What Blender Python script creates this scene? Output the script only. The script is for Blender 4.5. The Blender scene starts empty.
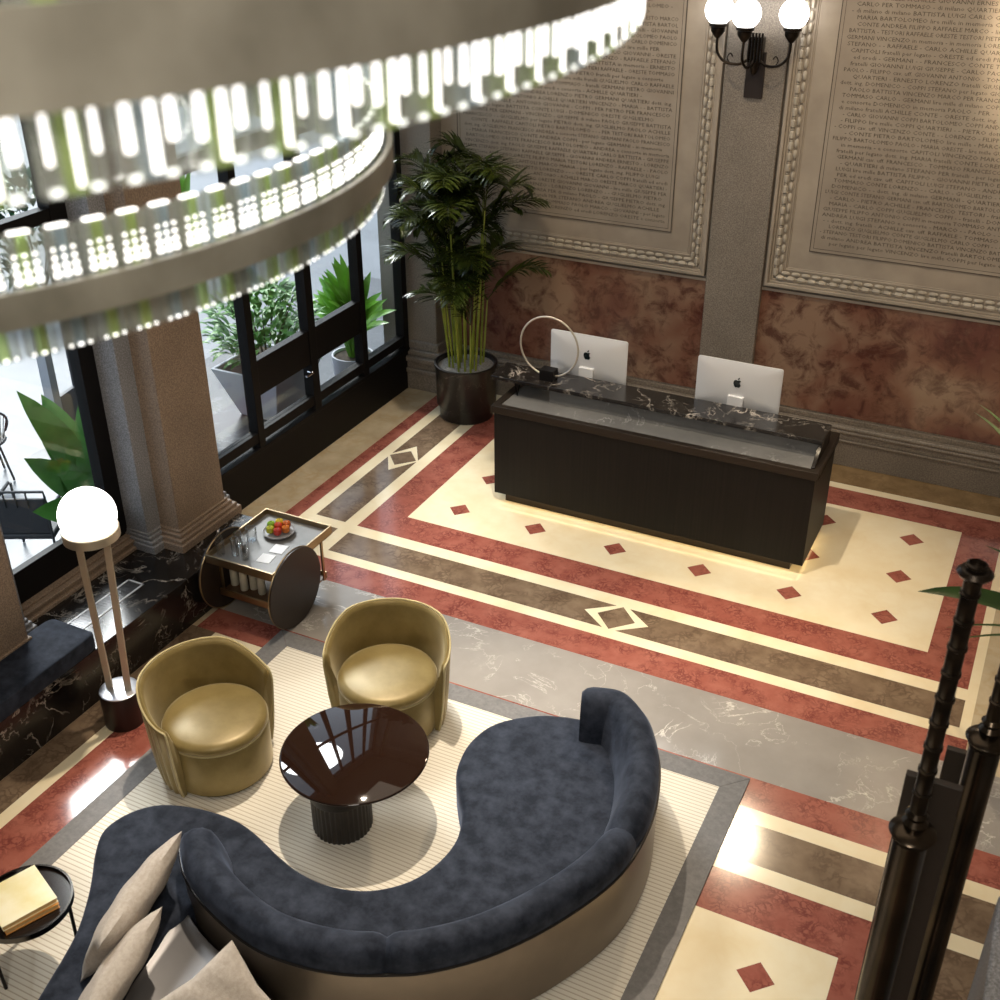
import bpy, bmesh, math, random
from mathutils import Vector, Matrix
random.seed(7)
PI = math.pi
sc = bpy.context.scene
COL = sc.collection

# ------------------------------------------------------------------ materials
def new_mat(name):
    m = bpy.data.materials.new(name); m.use_nodes = True
    nt = m.node_tree
    return m, nt, nt.nodes['Principled BSDF']
def setp(b, **k):
    names = dict(color='Base Color', rough='Roughness', metal='Metallic', trans='Transmission Weight', ior='IOR',
                 spec='Specular IOR Level', sheen='Sheen Weight', sheen_rough='Sheen Roughness', sheen_tint='Sheen Tint', coat='Coat Weight', coat_rough='Coat Roughness',
                 emit='Emission Color', estr='Emission Strength', alpha='Alpha', sss='Subsurface Weight')
    for q, v in k.items():
        if q in ('color', 'emit', 'sheen_tint') and len(v) == 3: v = (*v, 1)
        b.inputs[names[q]].default_value = v
def N(nt, t, **k):
    n = nt.nodes.new(t)
    for a, v in k.items():
        if a in n.inputs: n.inputs[a].default_value = v
        else: setattr(n, a, v)
    return n
def ramp(nt, fac, stops):
    r = nt.nodes.new('ShaderNodeValToRGB')
    e = r.color_ramp.elements
    while len(e) < len(stops): e.new(0.5)
    for i, (p, c) in enumerate(stops):
        e[i].position = p; e[i].color = (*c, 1) if len(c) == 3 else c
    nt.links.new(fac, r.inputs['Fac'])
    return r.outputs['Color']
def coords(nt, scale=(1, 1, 1), rot=(0, 0, 0)):
    t = nt.nodes.new('ShaderNodeTexCoord'); m = nt.nodes.new('ShaderNodeMapping')
    m.inputs['Scale'].default_value = scale; m.inputs['Rotation'].default_value = rot
    nt.links.new(t.outputs['Object'], m.inputs['Vector'])
    return m.outputs['Vector']
def mixc(nt, fac, a, b, blend='MIX'):
    m = nt.nodes.new('ShaderNodeMix'); m.data_type = 'RGBA'; m.blend_type = blend
    for sock, v in ((m.inputs[0], fac), (m.inputs[6], a), (m.inputs[7], b)):
        if hasattr(v, 'is_linked'): nt.links.new(v, sock)
        elif isinstance(v, (int, float)): sock.default_value = v
        else: sock.default_value = (*v, 1) if len(v) == 3 else v
    return m.outputs[2]
def noise(nt, vec, scale, detail=5, rough=.55, dist=0.):
    n = nt.nodes.new('ShaderNodeTexNoise')
    n.inputs['Scale'].default_value = scale; n.inputs['Detail'].default_value = detail
    n.inputs['Roughness'].default_value = rough; n.inputs['Distortion'].default_value = dist
    nt.links.new(vec, n.inputs['Vector'])
    return n.outputs['Fac']
def bump(nt, b, h, strength=.2, dist=.01):
    n = nt.nodes.new('ShaderNodeBump'); n.inputs['Strength'].default_value = strength; n.inputs['Distance'].default_value = dist
    nt.links.new(h, n.inputs['Height']); nt.links.new(n.outputs['Normal'], b.inputs['Normal'])
def plain(name, color, rough=.5, metal=0., **k):
    m, nt, b = new_mat(name); setp(b, color=color, rough=rough, metal=metal, **k)
    return m
def mottled(name, c1, c2, scale=3., rough=.4, metal=0., detail=6, lo=.35, hi=.65, bmp=0., stretch=(1, 1, 1), **k):
    m, nt, b = new_mat(name); setp(b, rough=rough, metal=metal, **k)
    f = noise(nt, coords(nt, stretch), scale, detail)
    nt.links.new(ramp(nt, f, [(lo, c1), (hi, c2)]), b.inputs['Base Color'])
    if bmp: bump(nt, b, f, bmp)
    return m
def breccia(name, c1, c2, cdark, scale=5., rough=.12, cell=1., vein=None, **k):
    """mottled polished marble with darker cell outlines"""
    m, nt, b = new_mat(name); setp(b, rough=rough, **k)
    v = coords(nt)
    w = nt.nodes.new('ShaderNodeTexNoise'); w.inputs['Scale'].default_value = scale * 1.3; nt.links.new(v, w.inputs['Vector'])
    add = nt.nodes.new('ShaderNodeVectorMath'); add.operation = 'MULTIPLY_ADD'
    nt.links.new(w.outputs['Color'], add.inputs[0]); add.inputs[1].default_value = (.42, .42, .42); w.inputs['Detail'].default_value = 5; nt.links.new(v, add.inputs[2])
    base = ramp(nt, noise(nt, v, scale, 6), [(.3, c1), (.7, c2)])
    vo = nt.nodes.new('ShaderNodeTexVoronoi'); vo.feature = 'DISTANCE_TO_EDGE'; vo.inputs['Scale'].default_value = scale * 2.2
    nt.links.new(add.outputs[0], vo.inputs['Vector'])
    edge = ramp(nt, vo.outputs['Distance'], [(0., (1, 1, 1)), (.22, (0, 0, 0))])
    patch = ramp(nt, noise(nt, v, scale * .9, 3), [(.4, (0, 0, 0)), (.6, (1, 1, 1))])
    f = mixc(nt, 1., edge, patch, 'MULTIPLY')
    f2 = mixc(nt, 1., f, (cell, cell, cell), 'MULTIPLY')
    col = mixc(nt, f2, base, cdark)
    if vein:
        vn = nt.nodes.new('ShaderNodeTexNoise'); vn.inputs['Scale'].default_value = scale * .5; vn.inputs['Detail'].default_value = 4; nt.links.new(v, vn.inputs['Vector'])
        vv = ramp(nt, vn.outputs['Fac'], [(.492, (0, 0, 0)), (.5, (1, 1, 1)), (.508, (0, 0, 0))])
        col = mixc(nt, vv, col, vein)
    nt.links.new(col, b.inputs['Base Color'])
    return m
def veined(name, c1, c2, vein, scale=1.6, width=.012, rough=.15, amount=1., seed=0., coverlo=.48, **k):
    """dark polished marble with sparse lightning veins"""
    m, nt, b = new_mat(name); setp(b, rough=rough, **k)
    v = coords(nt); mp = v.node; mp.inputs['Location'].default_value = (seed, seed * .7, seed * 1.3)
    base = ramp(nt, noise(nt, v, scale * 2.5, 6), [(.3, c1), (.7, c2)])
    col = base
    for s, wd, am in ((scale, width, 1.), (scale * 2.7, width * 1.2, .55)):
        n = nt.nodes.new('ShaderNodeTexNoise'); n.inputs['Scale'].default_value = s; n.inputs['Detail'].default_value = 7
        n.inputs['Roughness'].default_value = .6; n.inputs['Distortion'].default_value = .6; nt.links.new(v, n.inputs['Vector'])
        ln = ramp(nt, n.outputs['Fac'], [(.5 - wd, (0, 0, 0)), (.5, (1, 1, 1)), (.5 + wd, (0, 0, 0))])
        mask = ramp(nt, noise(nt, v, s * .8 + 1.1, 2), [(coverlo, (0, 0, 0)), (coverlo + .14, (am * amount,) * 3)])
        col = mixc(nt, mixc(nt, 1., ln, mask, 'MULTIPLY'), col, vein)
    nt.links.new(col, b.inputs['Base Color'])
    return m
def granite(name, c1, c2, c3, rough=.55, scale=55.):
    m, nt, b = new_mat(name); setp(b, rough=rough)
    v = coords(nt)
    a = ramp(nt, noise(nt, v, scale, 3, .7), [(.38, c1), (.5, c2), (.66, c3)])
    g = ramp(nt, noise(nt, v, 1.7, 4), [(.3, (.85, .85, .85)), (.7, (1.1, 1.1, 1.1))])
    col = mixc(nt, 1., a, g, 'MULTIPLY')
    nt.links.new(col, b.inputs['Base Color'])
    bump(nt, b, noise(nt, v, scale, 3, .7), .12, .004)
    return m
def glass(name, color=(1, 1, 1), rough=0., ior=1.45):
    m, nt, b = new_mat(name); setp(b, color=color, rough=rough, trans=1., ior=ior)
    return m
def emis(name, color, strength):
    m, nt, b = new_mat(name); setp(b, color=color, emit=color, estr=strength, rough=.4)
    return m
def fabric(name, c1, c2, scale=5., sheen=.4, rough=.85, tint=(1, 1, 1), weave=0.):
    m, nt, b = new_mat(name); setp(b, rough=rough, sheen=sheen, sheen_rough=.4, sheen_tint=tint, spec=.2)
    v = coords(nt)
    f = noise(nt, v, scale, 6, .62)
    col = ramp(nt, f, [(.36, c1), (.66, c2)])
    nt.links.new(col, b.inputs['Base Color'])
    if weave: bump(nt, b, noise(nt, v, 160, 2), weave, .004)
    else: bump(nt, b, noise(nt, v, 90, 2), .05, .004)
    return m

CREAM = breccia('cream_marble', (.82, .70, .47), (.90, .82, .62), (.74, .56, .30), 2.6, .13, .14)
RED = breccia('red_marble', (.29, .085, .062), (.38, .135, .098), (.15, .036, .030), 6., .13, .85)
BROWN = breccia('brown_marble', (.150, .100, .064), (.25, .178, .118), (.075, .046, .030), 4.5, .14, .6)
TAN = breccia('tan_marble', (.44, .36, .24), (.60, .51, .36), (.42, .27, .10), 3., .16, .35)
OCHRE = breccia('ochre_marble', (.20, .13, .06), (.30, .20, .10), (.12, .07, .03), 5., .16, .4)
GREY = veined('grey_marble', (.27, .25, .232), (.36, .335, .31), (.80, .76, .70), .7, .005, .10, .8, 6.3, .47)
BLACKM = veined('black_marble', (.006, .005, .005), (.022, .018, .016), (.55, .49, .42), 1.5, .013, .22, .9, 1.7, .47)
BLACKP = veined('planter_marble', (.006, .005, .005), (.018, .015, .013), (.16, .14, .12), 2.2, .012, .34, .8, 4.7, .5)
SLATE = veined('slate_marble', (.13, .128, .125), (.19, .187, .182), (.45, .45, .45), .8, .006, .08, .6, 5.1, .5)
def rosso(name):
    m, nt, b = new_mat(name); setp(b, rough=.17)
    v = coords(nt)
    big = noise(nt, v, 1.1, 3, .5, .3); mid = noise(nt, v, 5., 7, .68, .5); fine = noise(nt, v, 9., 7, .65)
    base = ramp(nt, big, [(.36, (.15, .055, .042)), (.5, (.23, .11, .075)), (.64, (.33, .215, .15))])
    dark = ramp(nt, mid, [(.38, (1, 1, 1)), (.53, (0, 0, 0))])
    col = mixc(nt, mixc(nt, 1., dark, (.75, .75, .75), 'MULTIPLY'), base, (.07, .022, .018))
    col = mixc(nt, mixc(nt, 1., ramp(nt, fine, [(.55, (0, 0, 0)), (.75, (1, 1, 1))]), (.35, .35, .35), 'MULTIPLY'), col, (.33, .21, .145))
    nt.links.new(col, b.inputs['Base Color'])
    return m
ROSSO = rosso('rosso_wall_marble')
GRANITE = granite('warm_granite', (.17, .145, .12), (.25, .215, .18), (.36, .32, .27), scale=85.)
GRANITE2 = granite('brown_granite', (.19, .135, .095), (.27, .195, .14), (.38, .29, .215), scale=85.)
GREYGRAN = granite('grey_granite', (.17, .17, .175), (.25, .25, .26), (.37, .37, .39), scale=85.)
BASESTONE = granite('base_granite', (.15, .125, .10), (.22, .185, .15), (.30, .26, .21), .5, 70.)
LIMESTONE = mottled('limestone', (.33, .28, .225), (.44, .38, .31), 2.5, .6, 0, 8, .3, .7, .06)
TABLET = mottled('tablet_stone', (.29, .24, .19), (.40, .345, .28), 1.6, .62, 0, 8, .3, .7, .08)
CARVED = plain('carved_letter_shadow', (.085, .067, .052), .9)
BEAD = mottled('bead_stone', (.42, .37, .30), (.55, .50, .42), 6., .55)
BLACKSTEEL = plain('black_steel', (.006, .005, .005), .5, .0, spec=.18)
IRON = mottled('dark_iron', (.012, .009, .007), (.035, .025, .017), 8., .28, .75)
BRONZECOL = mottled('bronze_column', (.022, .017, .012), (.05, .036, .024), 4., .24, .85)
PLATE_BROWN = plain('brown_painted_plate', (.022, .015, .011), .6)
BRASS = plain('brushed_brass', (.62, .55, .44), .45, .8)
GOLD = plain('trolley_brass', (.40, .30, .18), .35, 1.)
CHROME = plain('chrome', (.75, .75, .78), .12, 1.)
WALLPAINT = mottled('wall_plaster', (.30, .26, .215), (.36, .315, .265), 2., .7)
CEIL = plain('ceiling_plaster', (.50, .46, .40), .8)
WINGLASS = None
def window_glass():
    m, nt, b = new_mat('window_glass')
    nt.nodes.remove(b)
    out = nt.nodes['Material Output']
    t = nt.nodes.new('ShaderNodeBsdfTransparent'); g = nt.nodes.new('ShaderNodeBsdfGlossy'); g.inputs['Roughness'].default_value = .02
    mx = nt.nodes.new('ShaderNodeMixShader'); lw = nt.nodes.new('ShaderNodeLayerWeight'); lw.inputs['Blend'].default_value = .5
    pw_ = nt.nodes.new('ShaderNodeMath'); pw_.operation = 'POWER'; pw_.inputs[1].default_value = 4.; nt.links.new(lw.outputs['Facing'], pw_.inputs[0])
    fr = nt.nodes.new('ShaderNodeMath'); fr.operation = 'MULTIPLY_ADD'; fr.inputs[1].default_value = .8; fr.inputs[2].default_value = .035; nt.links.new(pw_.outputs[0], fr.inputs[0])
    t.inputs['Color'].default_value = (.93, .96, .97, 1)
    nt.links.new(fr.outputs[0], mx.inputs[0]); nt.links.new(t.outputs[0], mx.inputs[1]); nt.links.new(g.outputs[0], mx.inputs[2])
    nt.links.new(mx.outputs[0], out.inputs['Surface'])
    return m
WINGLASS = window_glass()
def clear_glass(name, tint, ior=1.45):
    m, nt, b = new_mat(name); nt.nodes.remove(b)
    out = nt.nodes['Material Output']
    t = nt.nodes.new('ShaderNodeBsdfTransparent'); g = nt.nodes.new('ShaderNodeBsdfGlossy'); g.inputs['Roughness'].default_value = .03
    mx = nt.nodes.new('ShaderNodeMixShader'); lw = nt.nodes.new('ShaderNodeLayerWeight'); lw.inputs['Blend'].default_value = .22
    t.inputs['Color'].default_value = (*tint, 1)
    nt.links.new(lw.outputs['Facing'], mx.inputs[0]); nt.links.new(t.outputs[0], mx.inputs[1]); nt.links.new(g.outputs[0], mx.inputs[2])
    nt.links.new(mx.outputs[0], out.inputs['Surface'])
    return m
TUMBLER = clear_glass('tumbler_glass', (.975, .98, .98))
def bar_glass(name, tint, body, share):
    m = clear_glass(name, tint); nt = m.node_tree; out = nt.nodes['Material Output']
    src = out.inputs['Surface'].links[0].from_socket
    tr = nt.nodes.new('ShaderNodeBsdfTranslucent'); df = nt.nodes.new('ShaderNodeBsdfDiffuse'); ad = nt.nodes.new('ShaderNodeMixShader'); mx = nt.nodes.new('ShaderNodeMixShader')
    for q in (tr, df): q.inputs['Color'].default_value = (*body, 1)
    ad.inputs[0].default_value = .5; nt.links.new(tr.outputs[0], ad.inputs[1]); nt.links.new(df.outputs[0], ad.inputs[2])
    mx.inputs[0].default_value = share; nt.links.new(src, mx.inputs[1]); nt.links.new(ad.outputs[0], mx.inputs[2]); nt.links.new(mx.outputs[0], out.inputs['Surface'])
    return m
GREENERYBAR = bar_glass('greenery_tint_bar_glass', (.80, .90, .58), (.62, .74, .36), .35)  # green tint stands in for outdoor greenery refracted in the bars
CLEARBAR = bar_glass('clear_bar_glass', (.82, .85, .83), (.75, .77, .74), .25)
BLUEBAR = bar_glass('pale_blue_bar_glass', (.76, .85, .90), (.62, .72, .78), .3)

# ------------------------------------------------------------------ mesh builder
class MB:
    def __init__(self): self.v = []; self.f = []; self.mi = []; self.k = 0
    def mat(self, i): self.k = i; return self
    def add(self, vs, fs):
        o = len(self.v); self.v += [tuple(p) for p in vs]
        self.f += [tuple(i + o for i in q) for q in fs]; self.mi += [self.k] * len(fs); return self
    def box(self, a, b, rotz=0., piv=None):
        (x0, y0, z0), (x1, y1, z1) = a, b
        vs = [(x0, y0, z0), (x1, y0, z0), (x1, y1, z0), (x0, y1, z0), (x0, y0, z1), (x1, y0, z1), (x1, y1, z1), (x0, y1, z1)]
        if rotz:
            px, py = piv or ((x0 + x1) / 2, (y0 + y1) / 2); c, s = math.cos(rotz), math.sin(rotz)
            vs = [(px + (x - px) * c - (y - py) * s, py + (x - px) * s + (y - py) * c, z) for x, y, z in vs]
        return self.add(vs, [(0, 3, 2, 1), (4, 5, 6, 7), (0, 1, 5, 4), (1, 2, 6, 5), (2, 3, 7, 6), (3, 0, 4, 7)])
    def obox(self, M, s):
        x, y, z = s[0] / 2, s[1] / 2, s[2] / 2
        vs = [M @ Vector(p) for p in [(-x, -y, -z), (x, -y, -z), (x, y, -z), (-x, y, -z), (-x, -y, z), (x, -y, z), (x, y, z), (-x, y, z)]]
        return self.add(vs, [(0, 3, 2, 1), (4, 5, 6, 7), (0, 1, 5, 4), (1, 2, 6, 5), (2, 3, 7, 6), (3, 0, 4, 7)])
    def lathe(self, prof, n=32, c=(0, 0, 0), a0=0., a1=2 * PI, rmod=None):
        full = abs(a1 - a0 - 2 * PI) < 1e-6
        m = n if full else n + 1
        vs = []; fs = []
        for r, z in prof:
            for i in range(m):
                a = a0 + (a1 - a0) * i / n
                rr = r * (rmod(a) if rmod else 1)
                vs.append((c[0] + rr * math.cos(a), c[1] + rr * math.sin(a), c[2] + z))
        for j in range(len(prof) - 1):
            for i in range(n):
                i2 = (i + 1) % m
                fs.append((j * m + i, j * m + i2, (j + 1) * m + i2, (j + 1) * m + i))
        if full and tuple(prof[0]) != tuple(prof[-1]):
            if prof[0][0] > 1e-5: fs.append(tuple(reversed(range(m))))
            if prof[-1][0] > 1e-5: fs.append(tuple((len(prof) - 1) * m + i for i in range(m)))
        return self.add(vs, fs)
    def cyl(self, p0, p1, r0, r1=None, n=12):
        r1 = r0 if r1 is None else r1
        return self.tube([p0, p1], [r0, r1], n)
    def tube(self, path, r, n=8, closed=False):
        P = [Vector(p) for p in path]; m = len(P)
        R = r if isinstance(r, (list, tuple)) else [r] * m
        vs = []; fs = []; prev = None
        for i, p in enumerate(P):
            if closed: t = P[(i + 1) % m] - P[i - 1]
            else: t = P[min(i + 1, m - 1)] - P[max(i - 1, 0)]
            t.normalize()
            if prev is None:
                u = t.cross(Vector((0, 0, 1)))
                if u.length < 1e-3: u = t.cross(Vector((1, 0, 0)))
            else: u = prev - t * prev.dot(t)
            u.normalize(); w = t.cross(u); prev = u
            for k in range(n):
                a = 2 * PI * k / n
                vs.append(p + (u * math.cos(a) + w * math.sin(a)) * R[i])
        for i in range(m if closed else m - 1):
            j = (i + 1) % m
            for k in range(n):
                k2 = (k + 1) % n
                fs.append((i * n + k, i * n + k2, j * n + k2, j * n + k))
        if not closed:
            fs.append(tuple(reversed(range(n)))); fs.append(tuple((m - 1) * n + k for k in range(n)))
        return self.add(vs, fs)
    def prism(self, poly, z0, z1, inset=0.):
        n = len(poly)
        vs = [(x, y, z0) for x, y in poly] + [(x, y, z1) for x, y in poly]
        fs = [tuple(reversed(range(n))), tuple(range(n, 2 * n))] + [(i, (i + 1) % n, n + (i + 1) % n, n + i) for i in range(n)]
        return self.add(vs, fs)
    def rings(self, rings, cap0=True, cap1=True, closed_ring=True):
        n = len(rings[0]); vs = [p for r in rings for p in r]; fs = []
        for j in range(len(rings) - 1):
            for i in range(n if closed_ring else n - 1):
                i2 = (i + 1) % n
                fs.append((j * n + i, j * n + i2, (j + 1) * n + i2, (j + 1) * n + i))
        if cap0: fs.append(tuple(reversed(range(n))))
        if cap1: fs.append(tuple((len(rings) - 1) * n + i for i in range(n)))
        return self.add(vs, fs)
    def ball(self, c, r, n=16, m=10, sx=1, sy=1, sz=1, z0=-1., z1=1.):
        prof = []
        a0, a1 = math.asin(z0), math.asin(z1)
        for j in range(m + 1):
            a = a0 + (a1 - a0) * j / m
            prof.append((max(math.cos(a), 0.0) * r, math.sin(a) * r))
        o = len(self.v); self.lathe(prof, n)
        for i in range(o, len(self.v)):
            x, y, z = self.v[i]; self.v[i] = (c[0] + x * sx, c[1] + y * sy, c[2] + z * sz)
        return self
    def build(self, name, mats, parent=None, loc=None, smooth=True, ang=35, bevel=0., seg=2):
        me = bpy.data.meshes.new(name); me.from_pydata(self.v, [], self.f)
        for m in (mats if isinstance(mats, (list, tuple)) else [mats]): me.materials.append(m)
        me.polygons.foreach_set('material_index', self.mi)
        bm = bmesh.new(); bm.from_mesh(me)
        bmesh.ops.remove_doubles(bm, verts=bm.verts, dist=1e-6)
        bmesh.ops.recalc_face_normals(bm, faces=bm.faces)
        bm.to_mesh(me); bm.free()
        if smooth:
            me.polygons.foreach_set('use_smooth', [True] * len(me.polygons)); me.set_sharp_from_angle(angle=math.radians(ang))
        o = bpy.data.objects.new(name, me); COL.objects.link(o)
        if parent: o.parent = parent
        if loc: o.location = loc
        if bevel:
            b = o.modifiers.new('Bevel', 'BEVEL'); b.width = bevel; b.segments = seg; b.limit_method = 'ANGLE'; b.angle_limit = math.radians(40)
        return o
def tag(o, label=None, cat=None, group=None, kind=None):
    if label: o['label'] = label
    if cat: o['category'] = cat
    if group: o['group'] = group
    if kind: o['kind'] = kind
    return o
def thing(name, label, cat, loc=(0, 0, 0), rz=0., group=None):
    o = bpy.data.objects.new(name, None); COL.objects.link(o); o.location = loc; o.rotation_euler = (0, 0, rz); o.empty_display_size = .1
    return tag(o, label, cat, group)
def struct(o): o['kind'] = 'structure'; return o
def copy_tree(o, parent=None):
    c = o.copy(); COL.objects.link(c)
    if parent: c.parent = parent
    for ch in [x for x in bpy.data.objects if x.parent == o]: copy_tree(ch, c)
    return c
def catmull(pts, k=6, closed=False):
    n = len(pts); out = []
    for i in range(n if closed else n - 1):
        if closed: p = [pts[(i + j - 1) % n] for j in range(4)]
        else: p = [pts[max(i - 1, 0)], pts[i], pts[i + 1], pts[min(i + 2, n - 1)]]
        for s in range(k):
            t = s / k
            out.append(tuple(.5 * (2 * p[1][d] + (p[2][d] - p[0][d]) * t + (2 * p[0][d] - 5 * p[1][d] + 4 * p[2][d] - p[3][d]) * t * t + (3 * p[1][d] - p[0][d] - 3 * p[2][d] + p[3][d]) * t ** 3) for d in range(len(pts[0]))))
    if not closed: out.append(tuple(pts[-1]))
    return out
def offset(poly, d, closed=True):
    n = len(poly); out = []
    for i in range(n):
        if closed: a, b = poly[i - 1], poly[(i + 1) % n]
        else: a, b = poly[max(i - 1, 0)], poly[min(i + 1, n - 1)]
        tx, ty = b[0] - a[0], b[1] - a[1]; l = math.hypot(tx, ty) or 1
        out.append((poly[i][0] - ty / l * d, poly[i][1] + tx / l * d))
    return out

# ------------------------------------------------------------------ floor (one slab, inlaid marbles)
fl = MB()
FM = [TAN, CREAM, RED, BROWN, GREY, OCHRE]
T, CR, RD, BR, GY, OC = range(6)
def inlay(mi, lay, x0, x1, y0, y1):
    z = .0005 * lay
    fl.mat(mi).add([(x0, y0, z), (x1, y0, z), (x1, y1, z), (x0, y1, z)], [(0, 1, 2, 3)])
def rhomb(mi, lay, cx, cy, hx, hy):
    z = .0005 * lay
    fl.mat(mi).add([(cx - hx, cy, z), (cx, cy - hy, z), (cx + hx, cy, z), (cx, cy + hy, z)], [(0, 1, 2, 3)])
fl.mat(T).box((-1.75, -12, -.2), (9, 3.3, 0))
inlay(OC, 1, 1.0, 9, 2.6, 3.3); inlay(BR, 1, 5.44, 9, -9, -3.01)  # brown field past the railing stands in for shade on the floor
inlay(CR, 1, -.985, 5.44, -.985, 2.6)
inlay(CR, 1.2, -.985, -.363, -.985, 3.0)
inlay(RD, 1, -1.15, -.985, -.5, 3.0)
inlay(BR, 2, -.9, -.505, -.865, -.49)
inlay(BR, 2, -.37, 5.363, -.865, -.51)
inlay(BR, 2.2, -.85, -.505, -.357, 3.0)
inlay(RD, 2, -.363, 5.363, -.363, 2.488)
inlay(CR, 3, 0, 5, 0, 2.12)
inlay(RD, 1, -.6, 5.44, -1.3, -.985)
inlay(GY, 1, -.65, 9, -2.09, -1.3)
inlay(RD, 1, -.7, 5.5, -2.39, -2.09)
inlay(CR, 1, -.5, 5.44, -10, -2.39)
inlay(BR, 1, -.75, -.5, -10, -2.39)
inlay(RD, 2, -.39, 5.363, -10, -2.525)
inlay(BR, 3, .2, 5.363, -2.88, -2.525)
inlay(CR, 3, .2, 5.363, -3.01, -2.88)
inlay(CR, 4, .36, 4.99, -9, -3.375)
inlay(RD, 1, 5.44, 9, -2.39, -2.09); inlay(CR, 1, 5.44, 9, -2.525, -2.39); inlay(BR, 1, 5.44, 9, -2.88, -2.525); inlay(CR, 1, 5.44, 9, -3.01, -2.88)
for i in range(6):
    for j in range(3): rhomb(RD, 4, .404 + .8358 * i, .354 + .706 * j, .115, .117)
for y in (-3.73, -4.43, -5.13): rhomb(RD, 5, 4.577, y, .117, .117)
for mi, lay, hx, hy in ((CR, 3, .297, .222), (BR, 4, .175, .179)): rhomb(mi, lay, 2.497, -.687, hx, hy)
for mi, lay, hx, hy in ((CR, 3, .19, .305), (BR, 4, .165, .178)): rhomb(mi, lay, -.685, 1.07, hx, hy)
struct(fl.build('floor', FM, smooth=False))

# ------------------------------------------------------------------ room shell
HC = 8.0
struct(MB().box((-2.0, -12, HC), (9, 3.4, HC + .2)).build('ceiling', CEIL, smooth=False))
struct(MB().box((-2.0, 3.07, 0), (9, 3.4, HC)).build('wall_back', WALLPAINT, smooth=False))
struct(MB().box((7.6, -12, 0), (7.9, 3.07, HC)).build('wall_right', WALLPAINT, smooth=False))
struct(MB().box((-2.0, -12.3, 0), (9, -12, HC)).build('wall_front', WALLPAINT, smooth=False))
wl = MB()
wl.box((-1.85, -12, 0), (-1.58, -4.5, HC))                       # solid run past the seating bench
wl.box((-1.85, -4.5, 6.9), (-1.58, 3.07, HC))                    # lintel above both bays
wl.box((-1.85, -3.55, 0), (-1.56, -2.15, .56))                   # low wall under the first bay
struct(wl.build('wall_left', GREYGRAN, smooth=False))
def moulded(m, x0, x1, y0, y1, prof):
    for d, z0, z1 in prof: m.box((x0 - d, y0 - d, z0), (x1 + d, y1 + d, z1))
# stepped granite piers of the window wall
def pier(n, ya, yb, ya2, yb2):
    m = MB()
    m.box((-1.70, ya, 0), (-1.33, yb, HC)); m.mat(1).box((-1.4, ya2, .45), (-1.12, yb2, HC)); m.mat(0)
    for d, z0, z1 in ((.10, .45, .54), (.075, .54, .575), (.045, .575, .61), (.02, .61, .635)):
        m.box((-1.65, ya - d * .5, z0), (-1.33 + d, yb + d * .5, z1)); m.mat(1).box((-1.4, ya2 - d, z0 + .001), (-1.12 + d, yb2 + d, z1 + .001)); m.mat(0)
    struct(m.build('trim_%d' % n, [GREYGRAN, GRANITE2], bevel=.008))
pier(1, -2.15, -1.2, -1.98, -1.35)
pier(2, -4.5, -3.55, -4.35, -3.72)
# corner pier beside the palm, with a moulded base
m = MB(); m.box((-1.95, 2.80, 0), (-1.20, 3.2, HC))
for d, z0, z1 in ((.10, 0, .22), (.12, .22, .28), (.09, .28, .36), (.12, .36, .43), (.07, .43, .50), (.03, .50, .60)):
    m.box((-1.63, 2.80 - d, z0), (-1.20 + d, 3.2, z1))
struct(m.build('trim_3', GRANITE, bevel=.012))
# granite baseboard of the back wall
m = MB(); m.box((-1.1, 3.0, 0), (7.6, 3.1, .28)); m.box((-1.1, 2.985, .28), (7.6, 3.1, .305)); m.box((-1.1, 3.01, .305), (7.6, 3.1, .36))
for z in (.385, .43): m.tube([(-1.1, 3.025, z), (7.6, 3.025, z)], .03, 12)
m.box((-1.1, 3.02, .36), (7.6, 3.1, .47)); m.box((-1.1, 3.035, .47), (7.6, 3.1, .53)); m.box((-1.1, 3.05, .53), (7.6, 3.1, .56))
struct(m.build('baseboard_back', BASESTONE, bevel=.006))
# granite pilaster between the tablets, and one past the right tablet
for n, x0, x1 in ((4, 1.975, 2.565), (5, 5.92, 6.5)):
    struct(MB().box((x0, 2.99, .5), (x1, 3.1, HC)).build('trim_%d' % n, GRANITE, bevel=.008))
# red marble dado panels
for n, x0, x1 in ((6, -1.1, 1.975), (7, 2.565, 5.92), (8, 6.5, 7.6)):
    m = MB(); m.box((x0, 3.045, .55), (x1, 3.09, 1.80)); m.mat(1).box((x0, 3.03, 1.80), (x1, 3.09, 1.83))
    struct(m.build('trim_%d' % n, [ROSSO, LIMESTONE], bevel=.004))

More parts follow.
